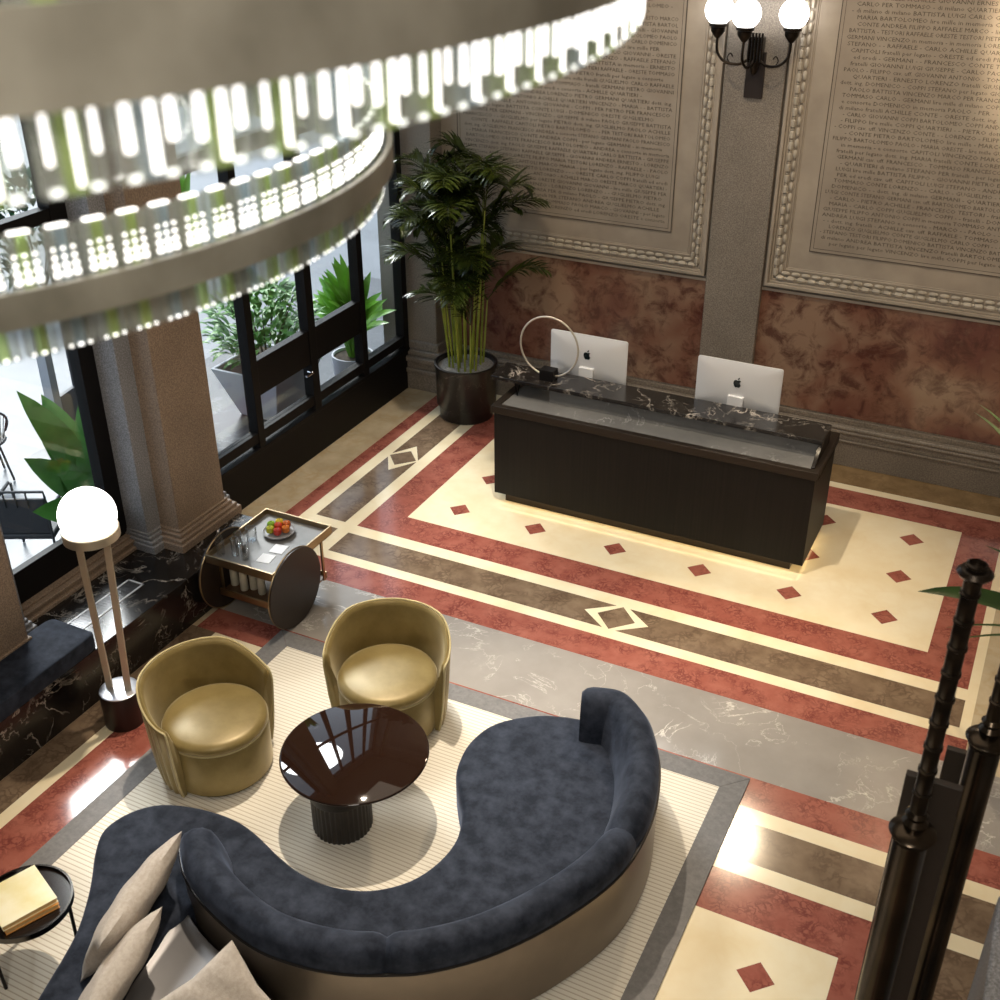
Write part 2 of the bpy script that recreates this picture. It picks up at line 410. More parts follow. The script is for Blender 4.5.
# ------------------------------------------------------------------ carved stone tablets
WORDS = ('PER FRANCESCO TOMMASO CARLO GIUSEPPE BATTISTA QUARTIERI COPPI CONTE ORESTE LUIGI GIOVANNI MARIA ACHILLE ANTONIO BARTOLOMEO '
         'PIETRO FILIPPO CAPITOLI TESTORI GERMANI GUGLIELMO ERNESTO LORENZO VINCENZO DOMENICO PAOLO MARCO ANDREA STEFANO RAFFAELE').split()
SMALL = ('in memoria', 'lire mille', 'cav. uff.', 'ed eredi', 'dott. ing.', 'fratelli', 'di milano', 'e consorte', 'per legato')
def inscription(parent, x0, x1, z0, z1, y, seed):
    rnd = random.Random(seed)
    pitch = .0565; rows = int((z1 - z0) / pitch); width = x1 - x0
    lines = []
    for r in range(rows):
        s = ' ' * rnd.randint(0, 6); tgt = rnd.randint(70, 80)
        while len(s) < tgt:
            k = rnd.random()
            s += rnd.choice(WORDS) + ' ' if k < .62 else (rnd.choice(SMALL) + ' ' if k < .8 else '- ')
        lines.append(s[:84])
    me_all = MB()
    for r, s in enumerate(lines):
        cu = bpy.data.curves.new('line', 'FONT'); cu.body = s; cu.size = .050; cu.resolution_u = 1; cu.space_character = 1.0
        o = bpy.data.objects.new('line', cu); COL.objects.link(o)
        bpy.context.view_layer.update()
        dg = bpy.context.evaluated_depsgraph_get()
        me = bpy.data.meshes.new_from_object(o.evaluated_get(dg))
        if len(me.vertices):
            w = max(v.co.x for v in me.vertices); k = min(width / w, 1.25)
            vs = [(x0 + v.co.x * k, y, z1 - (r + 1) * pitch + v.co.y) for v in me.vertices]
            me_all.add(vs, [tuple(p.vertices) for p in me.polygons])
        bpy.data.objects.remove(o); bpy.data.curves.remove(cu); bpy.data.meshes.remove(me)
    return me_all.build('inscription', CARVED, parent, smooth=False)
def tablet(label, xa, xb, seed):
    zb, zt = 1.86, 6.7
    t = thing('carved_tablet', label, 'stone tablet', (xa, 3.07, zb), 0, 'carved inscription tablets on the back wall')
    W, H = xb - xa, zt - zb
    m = MB(); m.box((0.06, -.025, .06), (W - .06, 0, H - .06)); m.build('backing_slab', LIMESTONE, t)
    # outer frame moulding: fillet, cove, fillet
    m = MB()
    for i, (o0, o1, dep) in enumerate(((0, .035, .075), (.035, .06, .055), (.06, .085, .045), (.178, .20, .035), (.20, .215, .03))):
        m.box((o0, -dep, o0), (o1, 0, H - o0)); m.box((W - o1, -dep, o0), (W - o0, 0, H - o0))
        m.box((o0, -dep + .0005, o0), (W - o0, 0, o1)); m.box((o0, -dep + .0005, H - o1), (W - o0, 0, H - o0))
    m.build('frame', LIMESTONE, t, bevel=.006)
    # bead and reel strings (two rows) along bottom and both sides
    m = MB()
    def string(p0, p1, n, r, half):
        p0, p1 = Vector(p0), Vector(p1); d = (p1 - p0) / n; L = d.length
        for i in range(n):
            c = p0 + d * (i + .5)
            e = d.normalized() * (L * .40)
            m.tube([c - e, c - e * .72, c, c + e * .72, c + e], [r * .35, r * .85, r, r * .85, r * .35], 7)
            if half: m.tube([c + d * .5 - d * .07, c + d * .5 + d * .07], r * .55, 6)
    nb = int((W - .2) / .105); nv = int((H - .2) / .105)
    string((.10, -.045, .10), (W - .10, -.045, .10), nb, .026, 1)
    string((.15, -.04, .152), (W - .15, -.04, .152), nb, .020, 0)
    for x in (.10, W - .10): string((x, -.045, .10), (x, -.045, H - .1), nv, .026, 1)
    for x in (.152, W - .152): string((x, -.04, .14), (x, -.04, H - .1), nv, .020, 0)
    m.build('bead_moulding', BEAD, t)
    ix = .415
    m = MB(); m.box((ix, -.034, ix), (W - ix, -.02, H - .4)); m.build('inscribed_slab', TABLET, t)
    m = MB()
    for o, wd in ((-.008, .008), (.028, .004)):
        m.box((ix + o, -.0352, ix + o), (ix + o + wd, -.03, H - .4)); m.box((W - ix - o - wd, -.0352, ix + o), (W - ix - o, -.03, H - .4))
        m.box((ix + o, -.0354, ix + o), (W - ix - o, -.03, ix + o + wd))
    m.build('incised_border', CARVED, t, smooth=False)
    inscription(t, ix + .07, W - ix - .07, ix + .07, H - .5, -.0355, seed)
tablet('left carved stone tablet in beaded frame, behind the potted palm and ring lamp', -1.40, 1.95, 3)
tablet('right carved stone tablet in beaded frame, lit by a warm spotlight', 2.59, 5.90, 11)

# ------------------------------------------------------------------ windows
def bay2():
    y0, y1, x = -1.2, 2.75, -1.62
    f = struct(MB().box((x - .05, y0, 0), (x + .05, y1, .50)).build('window_2', BLACKSTEEL, bevel=.004))
    def part(n, a, b, mt=BLACKSTEEL): return MB().box(a, b).build(n, mt, f, bevel=.003 if mt is BLACKSTEEL else 0)
    part('dado_rail', (x - .07, y0, .485), (x + .07, y1, .525))
    part('lower_rail', (x - .05, y0, .585), (x + .05, y1, .69))
    for y, w in ((-1.14, .12), (-.18, .10), (.82, .12), (1.80, .10), (2.70, .10)):
        part('mullion', (x - .06, y - w / 2, .5), (x + .06, y + w / 2, 6.9))
    part('lock_rail', (x - .045, -.13, 1.06), (x + .045, 1.75, 1.43))
    part('transom', (x - .05, y0, 3.4), (x + .05, y1, 3.55))
    ys = (-1.08, -.23, -.13, .76, .88, 1.75, 1.85, 2.65)
    for a, b in zip(ys[::2], ys[1::2]):
        part('pane', (x - .006, a, .69), (x + .006, b, 6.9), WINGLASS)
        part('pane', (x - .006, a, .525), (x + .006, b, .585), WINGLASS)
    h = MB(); h.tube([(x + .045, .70, 1.0), (x + .10, .70, 1.0), (x + .11, .70, 1.0), (x + .11, .58, 1.0)], .013, 8)
    h.build('door_handle', CHROME, f)
bay2()
def bay1():
    y0, y1, x = -3.55, -2.15, -1.62
    f = struct(MB().box((x - .05, y0, .56), (x + .05, y1, .84)).build('window_1', BLACKSTEEL, bevel=.004))
    def part(n, a, b, mt=BLACKSTEEL): return MB().box(a, b).build(n, mt, f, bevel=.003 if mt is BLACKSTEEL else 0)
    part('mullion', (x - .06, y1 - .16, .6), (x + .06, y1, 6.9)); part('mullion', (x - .06, y0, .6), (x + .06, y0 + .12, 6.9))
    part('glazing_bead', (x - .0, y0 + .12, .84), (x + .06, y1 - .16, .87), CHROME and BLACKSTEEL)
    part('transom', (x - .05, y0, 3.4), (x + .05, y1, 3.5))
    part('pane', (x - .006, y0 + .12, .84), (x + .006, y1 - .16, 6.9), WINGLASS)
    s = MB()
    for d, z0, z1 in ((.12, .455, .50), (.09, .50, .53), (.10, .53, .555), (.05, .555, .58)): s.box((x, y0, z0), (x + .06 + d, y1, z1))
    s.build('window_sill', GRANITE2, f, bevel=.006)
bay1()

# ------------------------------------------------------------------ marble bench under the windows
t = thing('marble_bench', 'long black veined marble bench running under the left window', 'bench', (-.70, -4.0, 0))
MB().box((-.85, -3.5, .43), (-.03, 2.70, .47)).build('bench_top', BLACKM, t, bevel=.004)
MB().box((-.85, -3.5, 0), (-.05, 2.68, .43)).build('bench_front', BLACKM, t, bevel=.003)
t = thing('bench_vent', 'slim rectangular metal-framed vent let into the black bench top', 'vent', (-1.09, -2.97, .47))
m = MB()
for a, b in (((-.085, -.37), (.085, -.355)), ((-.085, .355), (.085, .37)), ((-.085, -.37), (-.07, .37)), ((.07, -.37), (.085, .37))): m.box((*a, 0), (*b, .006))
m.build('vent_frame', plain('white_metal', (.75, .75, .78), .35), t)
m = MB()
m.box((-.07, -.355, 0), (.07, .355, .002))
for i in range(24): m.box((-.068, -.35 + i * .0296, .002), (.068, -.335 + i * .0296, .004))
m.build('vent_grille', plain('vent_steel', (.09, .09, .095), .25, .4), t)

NAVY = fabric('navy_velvet', (.006, .009, .017), (.029, .036, .055), 9., .2, .8, (.55, .65, .9))
def softbox(sx, sy, sz, e=4., n=28, m=14, crown=0.):
    """rounded cushion block (superellipsoid), z from 0 to sz"""
    vs = []; rg = []
    def pw(c, q): return math.copysign(abs(c) ** q, c)
    for j in range(m + 1):
        a = -PI / 2 + PI * j / m; r = []
        for i in range(n):
            b = 2 * PI * i / n
            ca = abs(math.cos(a)) ** (2 / e) if 0 < j < m else 1e-4
            r.append((sx / 2 * ca * pw(math.cos(b), 2 / e), sy / 2 * ca * pw(math.sin(b), 2 / e), sz / 2 * (1 + pw(math.sin(a), 2 / e))))
        rg.append(r)
    return rg
m = MB(); m.rings(softbox(.47, 1.75, .15, 14.)); 
tag(m.build('bench_cushion', NAVY, loc=(-.955, -4.30, .47), ang=60), 'navy velvet seat cushion lying on the black marble bench', 'cushion')

# ------------------------------------------------------------------ outside the windows
PAVE = mottled('pale_paving', (.12, .125, .137), (.17, .176, .19), .7, .4)
struct(MB().box((-30, -20, -.25), (-1.75, 30, -.01)).build('terrace_ground', PAVE, smooth=False))
PAVSHADE = veined('painted_shade_slabs', (.035, .035, .038), (.06, .06, .063), (.16, .16, .17), .8, .01, .35, .8, 2.2, .45)  # slab grey darkened in place of shade falling outside the doors
struct(MB().box((-4.4, -.75, -.02), (-1.75, 6, .0)).build('shaded_terrace_slabs', PAVSHADE, smooth=False))
POTW = plain('white_planter', (.55, .55, .60), .5)
SOIL = mottled('soil', (.03, .02, .012), (.08, .055, .035), 20., .95)
def leafmat(name, c1, c2, rough=.35, **k): return mottled(name, c1, c2, 4., rough, 0, 3, .3, .7, 0, (1, 1, 1), **k)
LEAF_B = leafmat('banana_leaf', (.035, .15, .02), (.085, .28, .05), .32)
LEAF_L = leafmat('lime_leaf', (.10, .30, .015), (.22, .48, .05), .35)
LEAF_S = leafmat('shrub_leaf', (.06, .20, .03), (.16, .36, .06), .45)
LEAF_P = leafmat('palm_leaf', (.020, .034, .006), (.060, .078, .012), .26)
LEAF_K = leafmat('kentia_leaf', (.02, .055, .012), (.05, .11, .02), .3)
STEMG = leafmat('palm_cane', (.17, .22, .02), (.36, .40, .06), .35)
def blade(m, p0, p1, up, width, droop=.15, n=8, fold=.25, shape=.5):
    """one leaf: a folded blade along a drooping midrib"""
    p0, p1, up = Vector(p0), Vector(p1), Vector(up).normalized()
    d = p1 - p0; L = d.length; side = d.cross(up)
    if side.length < 1e-5: side = d.cross(Vector((1, 0, 0)))
    side.normalize(); nrm = side.cross(d).normalized()
    vs = []; fs = []
    for i in range(n + 1):
        t = i / n
        c = p0 + d * t + nrm * (4 * t * (1 - t) * L * droop)
        w = width * max(0.02, (max(0, math.sin(PI * t ** shape)) ** .72 if t < 1 else 0)) * .5
        vs += [c + side * w + nrm * (w * fold), c, c - side * w + nrm * (w * fold)]
    for i in range(n):
        a = i * 3
        fs += [(a, a + 1, a + 4, a + 3), (a + 1, a + 2, a + 5, a + 4)]
    m.add(vs, fs)
def leaf_plant(name, label, cat, loc, mat, tips, width, potr, poth, potmat, stem0=.0, shape=.6, droop=.12, group=None, square=False, face=(0, 0, 1)):
    t = thing(name, label, cat, loc, 0, group)
    m = MB()
    if square:
        a, b = potr * .68, potr
        m.rings([[(-a, -a, 0), (a, -a, 0), (a, a, 0), (-a, a, 0)], [(-b, -b, poth), (b, -b, poth), (b, b, poth), (-b, b, poth)], [(-b + .04, -b + .04, poth), (b - .04, -b + .04, poth), (b - .04, b - .04, poth), (-b + .04, b - .04, poth)], [(-b + .05, -b + .05, poth - .05), (b - .05, -b + .05, poth - .05), (b - .05, b - .05, poth - .05), (-b + .05, b - .05, poth - .05)]])
        m.build('planter', potmat, t, bevel=.008)
        MB().box((-b + .06, -b + .06, poth - .055), (b - .06, b - .06, poth - .03)).build('soil', SOIL, t)
    else:
        m.lathe([(potr * .75, 0), (potr * .95, poth * .3), (potr, poth), (potr * .92, poth), (potr * .9, poth - .05)], 28); m.build('planter', potmat, t)
        MB().lathe([(potr * .9, poth - .06), (potr * .9, poth - .035)], 24).build('soil', SOIL, t)
    for tip in tips:
        tip = Vector(tip); base = Vector((tip.x * .06, tip.y * .06, poth - .05))
        mid = base.lerp(tip, .36) + Vector((-tip.x * .18, -tip.y * .18, .05))
        lf = MB(); blade(lf, mid, tip, face, width * random.uniform(.85, 1.1), droop, 8, .25, shape)
        o = lf.build('leaf', mat, t)
        s = MB(); s.tube([base, base.lerp(mid, .5) + Vector((0, 0, .02)), mid, mid.lerp(tip, .5) + (0, 0, 0) if False else mid], [.014, .011, .008, .008], 6); s.build('stalk', mat, o)
    return t
leaf_plant('banana_plant', 'broad-leaved banana plant standing on the terrace outside the left window', 'plant', (-2.20, -1.84, 0), LEAF_B,
           [(.02, -.62, 1.95), (.02, -.50, 1.55), (.02, -.70, 1.36), (.02, .22, 1.40), (.0, .05, 1.62), (.02, -.74, .86), (.12, .1, 1.25), (-.2, -.2, 1.7), (.15, -.2, 1.40), (.2, .12, 1.05), (.1, -.45, 1.15)],
           .28, .18, .40, plain('dark_pot', (.05, .05, .055), .5), shape=.85, face=(.75, -.5, .45))
def bush(name, label, loc, r, h, n, mat, lw, ll, pot=None, group=None):
    t = thing(name, label, 'plant', loc, 0, group)
    if pot:
        a, b, ph = pot
        m = MB(); m.rings([[(-a, -a, 0), (a, -a, 0), (a, a, 0), (-a, a, 0)], [(-b, -b, ph), (b, -b, ph), (b, b, ph), (-b, b, ph)], [(-b + .04, -b + .04, ph), (b - .04, -b + .04, ph), (b - .04, b - .04, ph), (-b + .04, b - .04, ph)], [(-b + .05, -b + .05, ph - .05), (b - .05, -b + .05, ph - .05), (b - .05, b - .05, ph - .05), (-b + .05, b - .05, ph - .05)]])
        m.build('planter', POTW, t, bevel=.01); MB().box((-b + .06, -b + .06, ph - .06), (b - .06, b - .06, ph - .03)).build('soil', SOIL, t); z0 = ph - .04
    else: z0 = 0
    m = MB()
    for i in range(7):
        a = i * .9; m.tube([(.03 * math.cos(a), .03 * math.sin(a), z0), (r * .4 * math.cos(a), r * .4 * math.sin(a), z0 + h * .5), (r * .6 * math.cos(a), r * .6 * math.sin(a), z0 + h * .8)], [.014, .01, .005], 5)
    m.build('branches', plain('twig', (.08, .06, .03), .8), t)
    m = MB()
    for i in range(n):
        a = random.uniform(0, 2 * PI); zz = random.uniform(.12, 1) ; rr = r * math.sqrt(random.uniform(.1, 1)) * math.sin(PI * min(.97, zz * .75 + .15))
        p = Vector((rr * math.cos(a), rr * math.sin(a), z0 + h * zz)); q = Vector((math.cos(a) * .7, math.sin(a) * .7, random.uniform(-.2, .8))).normalized() * ll * random.uniform(.7, 1.2)
        blade(m, p, p + q, (0, 0, 1), lw, .15, 3, .2, .7)
    m.build('foliage', mat, t)
    return t
bush('shrub_in_planter', 'bushy green shrub in a tapered white planter outside the glazed doors', (-2.70, 1.45, 0), .62, .95, 620, LEAF_S, .075, .19, (.26, .46, .62))
def strap_plant(name, label, loc, potr, poth, specs, mat, width):
    return leaf_plant(name, label, 'plant', loc, mat, specs, width, potr, poth, POTW, shape=.88, droop=.13, face=(.35, -.25, .9))
sp = []
for i in range(46):
    a = random.uniform(0, 2 * PI); rr = random.uniform(.12, .66); sp.append((rr * math.cos(a), rr * math.sin(a), 1.75 - rr * random.uniform(.9, 1.7)))
strap_plant('lily_plant', 'upright lime-green broad-leaved plant outside the last pane by the palm', (-2.30, 2.62, 0), .26, .35, sp, LEAF_L, .15)
sp = []
for i in range(18):
    a = random.uniform(0, 2 * PI); rr = random.uniform(.1, .5); sp.append((rr * math.cos(a), rr * math.sin(a), 3.3 - rr * random.uniform(.5, 1.6)))
for i in range(8): sp.append((random.uniform(-.4, .4), random.uniform(-.4, .4), random.uniform(1.6, 2.4)))
strap_plant('tall_foliage_plant', 'tall leafy plant outside beside the granite pier, glimpsed between the chandelier rings', (-3.25, .55, 0), .28, .45, sp, LEAF_L, .16)
bush('low_fern', 'low dark ferny bush on the terrace, glimpsed at far left between the chandelier rings', (-8.4, 3.5, 0), .9, 1.6, 350, leafmat('dark_fern', (.012, .05, .02), (.03, .10, .04)), .10, .34)
# white metal terrace screen
BLKP = plain('black_wicker', (.022, .022, .025), .55)
t = thing('terrace_screen', 'dark grey panel screen with pale post, outside the left window', 'screen', (-3.25, -.95, 0), math.radians(10))
MB().box((-.05, -.35, 0), (.05, -.25, 2.6)).build('screen_post', plain('pale_steel', (.42, .43, .47), .4, .3), t)
MB().box((-.02, -.25, 0), (.02, .45, 1.15)).build('lower_panel', plain('screen_grey', (.10, .10, .11), .6), t)
MB().box((-.02, .05, 1.15), (.02, .75, 2.6)).build('upper_panel', plain('screen_charcoal', (.055, .055, .06), .6), t)
def patio_chair():
    t = thing('patio_armchair', 'black patio armchair with square arms on the terrace, left of the banana plant', 'chair', (-2.72, -2.16, 0), math.radians(-63))
    for x in (-.27, .27):
        for y in (-.26, .26): MB().tube([(x * 1.05, y * 1.05, 0), (x, y, .66)], .013, 8).build('leg', BLKP, t)
    MB().box((-.27, -.27, .36), (.27, .27, .42)).build('seat', BLKP, t, bevel=.02)
    MB().box((.225, -.25, .42), (.265, .25, .78)).build('backrest', BLKP, t, bevel=.012)
    m = MB(); m.tube([(.27, -.28, .66), (-.27, -.28, .66)], .016, 8); m.tube([(.27, .28, .66), (-.27, .28, .66)], .016, 8); m.build('armrest', BLKP, t)
    m = MB(); m.tube([(.27, -.28, .66), (.27, -.26, .86), (.27, .26, .86), (.27, .28, .66)], .013, 8)
    for y in (-.1, 0.0, .1): m.tube([(.27, y, .70), (.27, y, .86)], .009, 6)
    m.build('back_frame', BLKP, t)
patio_chair()
def hoop_chair():
    t = thing('spindle_chair', 'black hoop-backed spindle chair farther out on the terrace at far left', 'chair', (-4.35, -1.25, 0), math.radians(-25))
    MB().lathe([(.20, .42), (.23, .44), (.22, .46)], 24).build('seat', BLKP, t)
    for a in (.8, 2.3, 3.9, 5.5): MB().tube([(.16 * math.cos(a), .16 * math.sin(a), .43), (.24 * math.cos(a), .24 * math.sin(a), 0)], .012, 8).build('leg', BLKP, t)
    m = MB(); hp = [(.27 * math.cos(a), .27 * math.sin(a), .46 + .40 * math.sin(b)) for a, b in [(-1.9 + 3.8 * i / 16, PI * i / 16) for i in range(17)]]
    m.tube(hp, .013, 8); m.build('hoop_back', BLKP, t)
    m = MB()
    for i in range(3, 14): m.tube([(hp[i][0] * .75, hp[i][1] * .75, .455), hp[i]], .005, 5)
    m.build('spindles', BLKP, t)
hoop_chair()

# ------------------------------------------------------------------ area rug
def ribbed():
    m, nt, b = new_mat('ribbed_rug'); setp(b, rough=.95, spec=.1)
    v = coords(nt)
    sep = nt.nodes.new('ShaderNodeSeparateXYZ'); nt.links.new(v, sep.inputs[0])
    mu = nt.nodes.new('ShaderNodeMath'); mu.operation = 'MULTIPLY'; mu.inputs[1].default_value = 1 / .033; nt.links.new(sep.outputs['Y'], mu.inputs[0])
    fr = nt.nodes.new('ShaderNodeMath'); fr.operation = 'FRACT'; nt.links.new(mu.outputs[0], fr.inputs[0])
    col = ramp(nt, fr.outputs[0], [(.0, (.50, .43, .33)), (.15, (.54, .47, .37)), (.27, (.78, .74, .65)), (.95, (.80, .76, .67))])
    nt.links.new(col, b.inputs['Base Color'])
    bump(nt, b, fr.outputs[0], .3, .006)
    return m
RUGB = fabric('rug_border_grey', (.17, .168, .17), (.225, .22, .22), 30., .05, .95, weave=.2)
t = thing('area_rug', 'cream ribbed area rug with a grey border under the seating group', 'rug', (0, 0, 0))
X0, X1, Y0, Y1, BW = 0.0, 4.09, -6.9, -2.12, .175
MB().box((X0 + BW, Y0 + BW, .003), (X1 - BW, Y1 - BW, .013)).build('ribbed_field', ribbed(), t)
m = MB()
g = .004
m.add([(X0, Y1, .016), (X1, Y1, .016), (X1 - BW, Y1 - BW, .016), (X0 + BW, Y1 - BW, .016)], [(0, 1, 2, 3)])
for q in ([(X0, Y0), (X1, Y0), (X1 - BW, Y0 + BW), (X0 + BW, Y0 + BW)], [(X1, Y0 + g), (X1, Y1 - g), (X1 - BW, Y1 - BW - g), (X1 - BW, Y0 + BW + g)], [(X0, Y0 + g), (X0, Y1 - g), (X0 + BW, Y1 - BW - g), (X0 + BW, Y0 + BW + g)]):
    m.prism(q, .003, .016)
m.prism([(X0, Y1), (X1, Y1), (X1 - BW, Y1 - BW), (X0 + BW, Y1 - BW)], .003, .0158)
m.build('border', RUGB, t, smooth=False)

# ------------------------------------------------------------------ curved sofa
SHELL = mottled('satin_bronze_shell', (.20, .165, .13), (.26, .215, .17), 1.5, .34, .85)
TRAY = mottled('satin_grey_metal', (.15, .145, .145), (.19, .185, .19), 1.2, .42, .6)
sofa = thing('curved_sofa', 'serpentine navy velvet sofa with bronze outer shell on the cream rug', 'sofa', (0, 0, 0))
BACK = [(2.91, -2.47), (3.18, -2.40), (3.40, -2.53), (3.55, -2.73), (3.67, -2.99), (3.76, -3.40), (3.74, -3.86), (3.57, -4.30), (3.33, -4.68), (3.07, -4.94), (2.86, -5.07), (2.64, -5.17), (2.39, -5.23), (2.10, -5.24), (1.74, -5.15), (1.46, -5.02), (1.26, -4.84)]
bk = catmull(BACK, 6)
front = [(1.17, -5.93), (1.07, -5.59), (1.0, -5.42), (.88, -5.22), (.78, -5.08), (.68, -4.95), (.61, -4.80), (.65, -4.63), (.78, -4.49), (1.02, -4.41), (1.28, -4.39), (1.48, -4.43), (1.70, -4.51), (1.93, -4.57), (2.16, -4.57), (2.39, -4.49), (2.57, -4.32), (2.66, -4.10), (2.67, -3.87), (2.60, -3.66), (2.48, -3.49), (2.37, -3.30), (2.33, -3.05), (2.40, -2.80), (2.62, -2.60), (2.82, -2.52)]
leftside = [(1.44, -5.22), (1.50, -5.6), (1.62, -6.0), (1.60, -6.35), (1.38, -6.35)]
inner = offset(BACK, -.045, False)
fr_c = catmull(front, 4)
seat = fr_c + catmull(inner[1:-1], 4) + catmull(leftside, 4)
# orientation: make counter-clockwise
def area(p): return .5 * sum(p[i - 1][0] * p[i][1] - p[i][0] * p[i - 1][1] for i in range(len(p)))
if area(seat) < 0: seat = seat[::-1]
m = MB(); rg = []
for d, z in ((.06, .10), (.012, .12), (.0, .16), (.0, .36), (.012, .395), (.032, .413), (.06, .42)):
    rg.append([(x, y, z) for x, y in offset(seat, d - .03)])
m.rings(rg); m.build('seat', NAVY, sofa, ang=50)
m = MB(); m.rings([[(x, y, z) for x, y in offset(seat, d)] for d, z in ((.09, .016), (.09, .10))]); m.build('plinth', IRON, sofa)
# shell
so, si = offset(bk, .0, False), offset(bk, -.03, False)
m = MB(); rg = []
for (a, b_), (c, d) in zip(so, si): rg.append([(a, b_, .05), (a, b_, .585), (c, d, .585), (c, d, .05)])
m.rings(rg); m.build('shell', SHELL, sofa, ang=40)
m = MB(); m.tube([(x, y, .59) for x, y in offset(bk, .0, False)], .011, 6); m.build('shell_rim', plain('dark_rim', (.02, .018, .018), .4, .3), sofa)
PROF = [(.035, .40), (.010, .50), (.0, .60), (.006, .67), (.04, .725), (.095, .748), (.155, .738), (.20, .70), (.232, .63), (.262, .53), (.285, .42)]
def backpart(i0, i1):
    seg = bk[i0:i1 + 1]; n = len(seg); m = MB(); rg = []
    offs = {}
    base = offset(bk, 0, False)
    for q, idx in enumerate(range(i0, i1 + 1)):
        a, b_ = bk[max(idx - 1, 0)], bk[min(idx + 1, len(bk) - 1)]
        tx, ty = b_[0] - a[0], b_[1] - a[1]; l = math.hypot(tx, ty); nx, ny = ty / l, -tx / l
        e = min(q, n - 1 - q); s = (0.87, .965, 1.)[min(e, 2)]
        rg.append([(bk[idx][0] + nx * (.12 + (d - .12) * s), bk[idx][1] + ny * (.12 + (d - .12) * s), .42 + (z - .42) * s) for d, z in PROF])
    m.rings(rg); return m.build('back_cushion', NAVY, sofa, ang=50)
backpart(0, 33); backpart(33, 60); backpart(60, 96)
# satin metal tray in the outer curve of the S
tp = catmull([(1.30, -4.88), (1.44, -5.045), (1.72, -5.18), (2.09, -5.275), (2.30, -5.40), (2.42, -5.75), (2.25, -6.2), (1.80, -6.45), (1.64, -6.2), (1.58, -5.9), (1.52, -5.6), (1.46, -5.25)], 5, True)
if area(tp) < 0: tp = tp[::-1]
m = MB(); m.rings([[(x, y, z) for x, y in offset(tp, d)] for d, z in ((.03, .016), (.0, .05), (.0, .355), (.008, .37), (.025, .365), (.04, .36))]); m.build('side_tray', TRAY, sofa, ang=45)

LINEN = fabric('beige_linen', (.37, .325, .28), (.46, .41, .36), 40., .15, .95, weave=.25)
def pillow(label, loc, ax, nrm, s=.55, th=.17, w=1.):
    n = 22; m = MB(); vs = []; fs = []
    def P(i, j, sg):
        u, v = -1 + 2 * i / n, -1 + 2 * j / n
        k = ((1 - u * u) * (1 - v * v)) ** .42
        pin = 1 - .10 * (1 - abs(u)) * (abs(v) ** 3); pin2 = 1 - .10 * (1 - abs(v)) * (abs(u) ** 3)
        return (u * s / 2 * pin2 * (1 - .05 * (1 - u * u) * v * v), v * s / 2 * pin * (1 - .05 * (1 - v * v) * u * u), sg * th / 2 * k + .004 * math.sin(9 * u + 5 * v) * k)
    for sg in (1, -1):
        g = [[P(i, j, sg) for j in range(n + 1)] for i in range(n + 1)]
        m.add([q for r in g for q in r], [(i * (n + 1) + j, (i + 1) * (n + 1) + j, (i + 1) * (n + 1) + j + 1, i * (n + 1) + j + 1) for i in range(n) for j in range(n)])
    o = m.build('throw_pillow', LINEN, loc=loc, ang=70); a = Vector(ax).normalized(); nn = Vector(nrm); nn = (nn - a * nn.dot(a)).normalized(); b = nn.cross(a)
    o.rotation_euler = Matrix((a, b, nn)).transposed().to_euler(); o.scale = (1, w, 1)
    tag(o, label, 'pillow', 'beige linen pillows on the sofa')
    return o
pillow('beige linen pillow farthest back, its corner against the navy back cushion', (1.33, -5.32, .62), (.17, -.98, 0), (.83, .10, -.45), .84, .20, .52)
pillow('beige linen pillow in front of another, both standing on the left seat', (1.555, -5.73, .585), (.16, -.98, -.04), (.80, .12, -.50), .76, .20, .50)
_n = Vector((.42, -.55, .72)).normalized(); _r = Vector((.895, .445, 0)); _r = (_r - _n * _r.dot(_n)).normalized(); _u = _n.cross(_r)
pillow('beige linen pillow alone at the bottom, on the grey tray behind the back cushion', (2.25, -5.70, .655), _r + _u * .8, _n, .52, .17)

